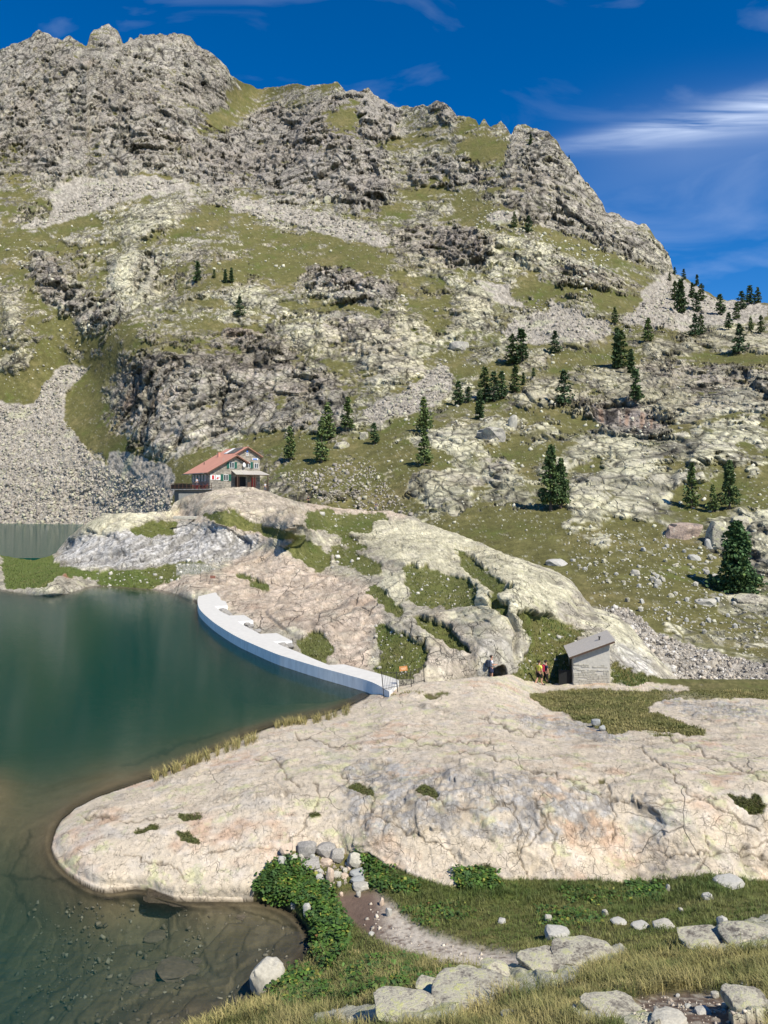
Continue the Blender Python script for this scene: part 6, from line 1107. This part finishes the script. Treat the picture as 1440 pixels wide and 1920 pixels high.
def blocky(name, pts, sizes, mat_cols, seed, mat, flat=.7):
    """many small angular rocks in one mesh"""
    g = np.random.default_rng(seed); n = len(pts); cube = np.array([[-1, -1, -1], [1, -1, -1], [1, 1, -1], [-1, 1, -1], [-1, -1, 1], [1, -1, 1], [1, 1, 1], [-1, 1, 1]], float)
    V = cube[None]*(.55+.5*g.random((n, 8, 3))); V[..., 2] *= flat; a = g.normal(size=(n, 3)); a /= np.linalg.norm(a, axis=1, keepdims=True); th = g.random(n)*3.1
    c, s_ = np.cos(th)[:, None, None], np.sin(th)[:, None, None]; A = a[:, None]; V = V*c+np.cross(np.broadcast_to(A, V.shape), V)*s_+A*(V*A).sum(-1, keepdims=True)*(1-c)
    V = V*np.array(sizes)[:, None, None]+np.array(pts)[:, None]; q = np.array([[0, 3, 2, 1], [4, 5, 6, 7], [0, 1, 5, 4], [1, 2, 6, 5], [2, 3, 7, 6], [3, 0, 4, 7]]); Fq = (q[None]+np.arange(n)[:, None, None]*8).reshape(-1, 4)
    cc = np.array(mat_cols)[g.integers(0, len(mat_cols), n)]*(.7+.6*g.random((n, 1))); return mesh_np(name, V.reshape(-1, 3), Fq, mat, np.repeat(cc, 8, 0), smooth=False)
def scatter_poly(layer, polys, n, seed, smin, smax, dens=1.6):
    g = random.Random(seed); pts = []; sz = []; UU, VV, Pg = SURF[layer]
    while len(pts) < n:
        pl = g.choice(polys); us = [p[0] for p in pl]; vs_ = [p[1] for p in pl]; u, v = g.uniform(min(us), max(us)), g.uniform(min(vs_), max(vs_))
        if not (-25 < u < 1465) or not in_poly(np.array(u), np.array(v), pl): continue
        p = surf(layer, u, v); s = min(smax, smin/(g.random()**.5+.08))*p.y/F*.5; pts.append((p.x, p.y, p.z+s*.25)); sz.append(s)
    return pts, sz
M['scree'] = needle_mat('scree_rock', 0, 0); M['scree'].node_tree.nodes['Principled BSDF'].inputs['Roughness'].default_value = .95
A_ = [[(120, 690), (165, 690), (120, 740), (115, 780), (165, 845), (200, 882), (300, 905), (330, 955), (320, 985), (0, 985), (-20, 985), (-20, 755), (65, 765), (80, 725)]]
pts, sz = scatter_poly('mountain', A_, 6500, 1, 1.6, 6); lo_ = [[(-20, 880), (180, 880), (320, 920), (325, 980), (-20, 985)]]; p2, s2 = scatter_poly('mountain', lo_, 2000, 2, 2.3, 8)
COLS = [(.31, .28, .235), (.36, .33, .275), (.25, .225, .195), (.37, .355, .26)]
tag(link('scree_stones', blocky('scree_stones', pts+p2, sz+s2, COLS, 3, M['scree'])), 'grey scree of angular blocks running down to the upper lake', 'scree', kind='stuff')
pts, sz = scatter_poly('mountain', [[(1120, 1135), (1180, 1142), (1232, 1190), (1330, 1222), (1440, 1248), (1460, 1290), (1250, 1272), (1200, 1210)]], 2100, 4, 2.0, 12)
tag(link('stream_stones', blocky('stream_stones', pts, sz, [(.50, .48, .44), (.38, .35, .30), (.26, .24, .21), (.42, .37, .30)], 5, M['scree'])), 'whitish tumbled rocks filling the dry stream bed behind the shed', 'stream bed rocks', kind='stuff')
pts, sz = scatter_poly('mountain', [[(1000, 560), (1070, 580), (1145, 610), (1250, 530), (1350, 565), (1300, 620), (1000, 650), (935, 632)], [(690, 800), (680, 770), (765, 730), (835, 675), (850, 715), (835, 752), (770, 777)], [(350, 350), (450, 370), (600, 395), (720, 430), (735, 462), (600, 437), (420, 396)], [(60, 430), (180, 345), (350, 340), (240, 370)], [(520, 890), (700, 860), (720, 900), (790, 985), (600, 940)]], 3800, 6, 2.0, 9)
tag(link('rubble', blocky('rubble', pts, sz, COLS, 7, M['scree'])), 'pale rubble strewn over the upper slopes and screes', 'rubble', kind='stuff')
pts, sz = scatter_poly('mountain', [[(0, 430), (330, 370), (740, 470), (860, 600), (800, 660), (560, 560), (250, 640), (0, 740)], [(850, 360), (960, 400), (1150, 480), (1100, 560), (900, 450)], [(830, 660), (1150, 650), (1440, 700), (1440, 960), (1000, 1020), (800, 980), (700, 850)], [(1030, 990), (1440, 1000), (1440, 1240), (1130, 1130)]], 3600, 8, 1.6, 8)
tag(link('scattered_stones', blocky('scattered_stones', pts, sz, [(.46, .45, .34), (.50, .48, .38), (.40, .38, .30)], 9, M['scree'])), 'countless small pale stones dotted over the turf of the mountainside', 'stones', kind='stuff')
pts, sz = scatter_poly('ridge', [[(330, 1040), (420, 1045), (420, 1075), (330, 1070)], [(110, 1060), (420, 1060), (300, 1100), (190, 1100)], [(700, 1170), (800, 1210), (770, 1275), (700, 1270)], [(760, 1062), (890, 1096), (895, 1140), (780, 1136)], [(970, 1160), (1090, 1190), (1066, 1280), (960, 1280)], [(600, 960), (720, 965), (700, 1080), (600, 1060)]], 520, 10, 1.8, 10)
tag(link('ridge_stones', blocky('ridge_stones', pts, sz, [(.50, .48, .42), (.42, .40, .34)], 11, M['scree'])), 'small pale stones in the grassy hollows of the rock ridge', 'stones', kind='stuff')
pts, sz = scatter_poly('near', [[(690, 1690), (760, 1740), (900, 1785), (960, 1800), (900, 1806), (760, 1775), (680, 1735)], [(1200, 1862), (1440, 1880), (1440, 1925), (1180, 1925)], [(520, 1600), (680, 1610), (690, 1660), (600, 1660)]], 520, 12, 2.2, 8)
tag(link('path_gravel', blocky('path_gravel', pts, sz, [(.50, .45, .37), (.42, .37, .30), (.33, .28, .23)], 13, M['scree'])), 'pale gravel scattered on the bare brown path', 'gravel', kind='stuff')
pts = []; sz = []; g_ = random.Random(77)
while len(pts) < 900:
    u, v = g_.uniform(30, 585), g_.uniform(1690, 1925)
    if in_poly(np.array(u), np.array(v), LAND): continue
    dpt = float(np.clip(fD(np.array([u]), np.array([v]))[0], .12, 6)); s = min(13, 3.5/(g_.random()**.5+.1))*.5*18/F; p = on_plane(u, v, -dpt); pts.append((p[0], p[1], p[2]+s*.3-.03)); sz.append(s)
pts = [p for p, s in zip(pts, sz) if p[2]+s < -.02]; sz = sz[:len(pts)]
tag(link('drowned_stones', blocky('drowned_stones', pts, sz, [(.15, .125, .09), (.10, .085, .06), (.19, .17, .13)], 14, M['scree'], .45)), 'flat brown stones paving the bottom of the clear shallows', 'stones', kind='stuff')

# ------------------------------------------------------------------ grass and leafy plants
def leaf_mat(name, trans=.35):
    m, t, b = new_mat(name); a = nd(t, 'ShaderNodeAttribute', attribute_name='tint'); t.links.new(a.outputs['Color'], b.inputs['Base Color']); b.inputs['Roughness'].default_value = .6; b.inputs['Specular IOR Level'].default_value = .3
    tr = nd(t, 'ShaderNodeBsdfTranslucent'); t.links.new(a.outputs['Color'], tr.inputs[0]); mxs = nd(t, 'ShaderNodeMixShader'); mxs.inputs[0].default_value = trans; o = t.nodes['Material Output']
    t.links.new(b.outputs[0], mxs.inputs[1]); t.links.new(tr.outputs[0], mxs.inputs[2]); t.links.new(mxs.outputs[0], o.inputs['Surface']); return m
M['blade'] = leaf_mat('grass_blade', .3); M['leaf'] = leaf_mat('broad_leaf', .3)
uuN, VVN, PN, rN, dirtN, dryN, lushN, mossN = NEAR
def samp(u, v):
    i = np.clip(np.searchsorted(uuN, u), 0, len(uuN)-1); j = np.argmin(np.abs(VVN[:, i]-v[None]), axis=0); return j, i
def blades(name, u, v, length, width, cols, seed, lab, cat, lean=.5, base=None):
    g = np.random.default_rng(seed)
    if base is None: j, i = samp(u, v); base = PN[j, i].astype(float)
    base = base.copy(); n = len(u); base[:, :2] += g.normal(size=(n, 2))*.02
    a = g.random(n)*2*np.pi; L_ = length*(.55+.8*g.random(n)); ln = lean*g.random(n); ln += .15
    d = np.stack([np.cos(a)*ln, np.sin(a)*ln, np.ones(n)], -1); d /= np.linalg.norm(d, axis=1, keepdims=True); side = np.stack([-np.sin(a), np.cos(a), 0*a], -1)*(width*(.6+.8*g.random(n)))[:, None]*.5
    mid = base+d*L_[:, None]*.55; tip = base+d*L_[:, None]+np.stack([np.cos(a), np.sin(a), -.6+0*a], -1)*(L_*.28)[:, None]
    V = np.stack([base-side, base+side, mid+side*.8, mid-side*.8, tip], 1); k = np.arange(n)[:, None]*5; T = np.concatenate([k+np.array([[0, 1, 2]]), k+np.array([[0, 2, 3]]), k+np.array([[3, 2, 4]])])
    cc = cols*(.65+.7*g.random((n, 1))); cv = np.repeat(cc, 5, 0).reshape(n, 5, 3); cv[:, 4] *= 1.15
    tag(link(name, mesh_np(name, V.reshape(-1, 3), T, M['blade'], np.clip(cv.reshape(-1, 3), 0, .9), smooth=False)), lab, cat, kind='stuff')
g = np.random.default_rng(5)
def pick(n, box, fn):
    o = [[], []]; tot = 0
    while tot < n:
        u = g.uniform(box[0], box[1], n); v = g.uniform(box[2], box[3], n); j, i = samp(u, v); k = fn(j, i) > g.random(n); o[0].append(u[k]); o[1].append(v[k]); tot += int(k.sum())
        if not k.any(): break
    return np.concatenate(o[0])[:n], np.concatenate(o[1])[:n]
turfw = np.clip(1-rN*1.3-dirtN*1.25, 0, 1)*(np.arange(VVN.shape[0]) > 8)[:, None]*((PN[..., 2] > .06) | (uuN[None] > 985))
u, v = pick(52000, (470, 1450, 1630, 1850), lambda j, i: turfw[j, i]*(1-.0*dryN[j, i])); j, i = samp(u, v)
c = lerp(np.array([[.11, .15, .035]]), np.array([[.30, .26, .10]]), np.clip(dryN[j, i]*.6+.55*fbm(PN[j, i]/1.3, 4, 501)+.16, 0, 1)[:, None]); c = lerp(c, np.array([[.055, .10, .022]]), (lushN[j, i]*.75*sst(fbm(PN[j, i]/.7, 3, 502), -.5, .2))[:, None])
blades('meadow_grass', u, v, (.08+.07*lushN[j, i]+.05*dryN[j, i])*(.7+.9*sst(fbm(PN[j, i]/.5, 3, 509), -.3, .6)), .011, c, 31, 'green meadow grass between the slab and the near bank', 'grass')
u, v = pick(30000, (300, 1460, 1790, 1962), lambda j, i: turfw[j, i]*(.25+.75*sst(fbm(PN[j, i]/.5, 3, 505), -.3, .3))); j, i = samp(u, v)
c = lerp(np.array([[.10, .13, .035]]), np.array([[.42, .35, .15]]), np.clip(.45+.75*fbm(PN[j, i]/.6, 3, 503), 0, 1)[:, None])
blades('bank_grass', u, v, .13+.17*sst(fbm(PN[j, i]/.8, 3, 507), -.3, .7), .008, c, 32, 'long straw-coloured grass on the near bank', 'grass', .8)
# dry fringe along the far edge of the slab, above the water
def fringe(name, line, n, L_, lab, colr, thick=9):
    k = g.random(n)*(len(line)-1); a = k.astype(int); f = k-a; ln = np.array(line, float); u = ln[a, 0]*(1-f)+ln[a+1, 0]*f+g.normal(size=n)*2; v = ln[a, 1]*(1-f)+ln[a+1, 1]*f+g.random(n)*thick
    clump = fbm(np.stack([u/14, v*0, v*0], -1), 2, 511) > -.15; u, v = u[clump], v[clump]; c = lerp(np.array([colr]), np.array([[.13, .15, .04]]), g.random((len(u), 1))**2.0)
    blades(name, u, v, np.full(len(u), L_), .016, c, 33, lab, 'grass', .6)
fringe('shore_grass', [(288, 1458), (330, 1440), (380, 1420), (430, 1398), (480, 1382)], 2600, .42, 'tall dry grass fringe along the lake side of the slab', (.44, .36, .15), 14)
fringe('shore_grass', [(512, 1362), (545, 1352), (580, 1350), (615, 1343), (655, 1328)], 1500, .40, 'smaller dry grass fringe farther along the slab edge', (.44, .36, .15), 9)
fringe('shore_grass', [(340, 1945), (385, 1925), (430, 1905), (475, 1893), (520, 1885)], 2600, .28, 'dry grass where the near bank meets the water', (.40, .34, .14), 20)
fringe('slab_grass', [(715, 1300), (740, 1302), (770, 1300), (800, 1303)], 500, .12, 'dry turf strip behind the railing on the slab', (.30, .25, .10), 6)
u, v = pick(12000, (985, 1440, 1268, 1385), lambda j, i: turfw[j, i]); j, i = samp(u, v); c = lerp(np.array([[.14, .155, .045]]), np.array([[.34, .29, .12]]), np.clip(.5+.8*fbm(PN[j, i]/2, 3, 513), 0, 1)[:, None])
blades('shelf_grass', u, v, .09+.12*sst(fbm(PN[j, i]/1.2, 3, 514), -.2, .7), .03, c, 34, 'short grass on the shelf behind the pink slab', 'grass')
u, v = pick(6000, (230, 1440, 1470, 1645), lambda j, i: sst(mossN[j, i], .35, .6)); c = lerp(np.array([[.10, .09, .04]]), np.array([[.10, .13, .03]]), g.random((len(u), 1)))
blades('moss_tufts', u, v, .05, .02, c, 35, 'brown-green moss and turf in the hollows of the slab', 'moss')
def leaves(name, polys, n, size, seed, lab, cat, height=.22):
    gg = np.random.default_rng(seed); U_, V_ = [], []
    while len(U_) < n:
        pl = polys[gg.integers(len(polys))]; us = [p[0] for p in pl]; vs_ = [p[1] for p in pl]; m = n; uu = gg.uniform(min(us), max(us), m); vv = gg.uniform(min(vs_), max(vs_), m); k = in_poly(uu, vv, pl); U_ += list(uu[k][:n//len(polys)+1]); V_ += list(vv[k][:n//len(polys)+1])
    u, v = np.array(U_[:n]), np.array(V_[:n]); j, i = samp(u, v); b = PN[j, i].astype(float); b[:, 2] = np.maximum(b[:, 2], .0)
    clump = .5+.5*fbm(b/.45, 3, 520+seed); b[:, 2] += height*np.clip(clump, .05, 1.1)*gg.random(n)**.6; b[:, :2] += gg.normal(size=(n, 2))*.06
    a = gg.random(n)*2*np.pi; tilt = gg.normal(size=n)*.45; fw = np.stack([np.cos(a)*np.cos(tilt), np.sin(a)*np.cos(tilt), np.sin(tilt)-.15], -1); sd_ = np.stack([-np.sin(a), np.cos(a), gg.normal(size=n)*.3], -1); s = size*(.5+.9*gg.random((n, 1)))
    up_ = np.array([[0, 0, 1.]]); V = np.stack([b, b+fw*s*.35+sd_*s*.42-up_*s*.05, b+fw*s*.8+sd_*s*.34-up_*s*.10, b+fw*s*1.1-up_*s*.12, b+fw*s*.8-sd_*s*.34-up_*s*.10, b+fw*s*.35-sd_*s*.42-up_*s*.05, b+fw*s*.55+up_*s*.06], 1)
    k = np.arange(n)[:, None]*7; T = np.concatenate([k+np.array([t]) for t in ((0, 1, 6), (1, 2, 6), (2, 3, 6), (3, 4, 6), (4, 5, 6), (5, 0, 6))])
    base = np.where(gg.random((n, 1)) < .16, np.array([[.25, .26, .05]]), np.array([[.085, .165, .030]])); base = np.where(gg.random((n, 1)) < .006, np.array([[.20, .10, .04]]), base); base = lerp(base, np.array([[.06, .12, .035]]), sst(fbm(b/.3, 3, 540), -.2, .4)[:, None])
    cc = base*(.6+.8*gg.random((n, 1))); tag(link(name, mesh_np(name, V.reshape(-1, 3), T, M['leaf'], np.repeat(cc, 7, 0), smooth=False)), lab, cat, kind='stuff')
leaves('leafy_plants', [[(475, 1665), (500, 1630), (545, 1610), (600, 1650), (620, 1680), (560, 1700), (500, 1692)], [(560, 1665), (620, 1670), (655, 1740), (650, 1790), (610, 1828), (585, 1790), (590, 1750), (572, 1712)]], 9000, .085, 1, 'dense broad-leaved green plants along the water edge', 'plants', .34)
leaves('leafy_plants', [[(505, 1830), (560, 1818), (600, 1840), (640, 1880), (560, 1890), (505, 1880)], [(640, 1835), (700, 1800), (780, 1800), (760, 1850), (660, 1880)]], 3600, .075, 2, 'green leafy plants right of the big lichened boulder', 'plants', .25)
leaves('leafy_plants', [[(665, 1600), (700, 1605), (740, 1640), (790, 1665), (770, 1680), (700, 1670), (680, 1630)], [(850, 1640), (890, 1628), (930, 1640), (930, 1668), (860, 1668)]], 2600, .08, 3, 'dark green plants under the foot of the slab beside the path', 'plants', .25)
leaves('leafy_plants', [[(740, 1700), (860, 1690), (900, 1720), (800, 1740)], [(1050, 1665), (1170, 1670), (1150, 1700), (1060, 1690)], [(1000, 1700), (1110, 1710), (1140, 1740), (1020, 1740)], [(700, 1840), (860, 1815), (900, 1825), (760, 1860)]], 2200, .07, 6, 'yellow-green leafy plants in patches over the meadow', 'plants', .14)
leaves('leafy_plants', [[(1270, 1645), (1340, 1640), (1350, 1662), (1280, 1668)], [(930, 1680), (1000, 1690), (1060, 1740), (980, 1760), (920, 1710)], [(1180, 1660), (1240, 1660), (1240, 1690), (1170, 1690)]], 1500, .08, 4, 'leafy plants dotted through the lush meadow', 'plants', .18)

uuR, VVR, PR, rR = RIDGE; gR = np.random.default_rng(61); jj = gR.integers(3, VVR.shape[0], 90000); ii = gR.integers(0, len(uuR), 90000); k = (rR[jj, ii] < .35) & (uuR[ii] > -20) & (uuR[ii] < 1250) & ((PR[jj, ii, 2] > .05) | (uuR[ii] > 420)); jj, ii = jj[k][:17000], ii[k][:17000]; bs = PR[jj, ii].astype(float); cl_ = np.clip(.35+.8*fbm(bs/3, 3, 520), 0, 1)[:, None]
blades('ridge_grass', uuR[ii], VVR[jj, ii], .16+.0012*bs[:, 1], .045, lerp(np.array([[.085, .125, .03]]), np.array([[.20, .18, .07]]), cl_), 36, 'coarse turf in the hollows of the rock ridge', 'grass', .7, base=bs)
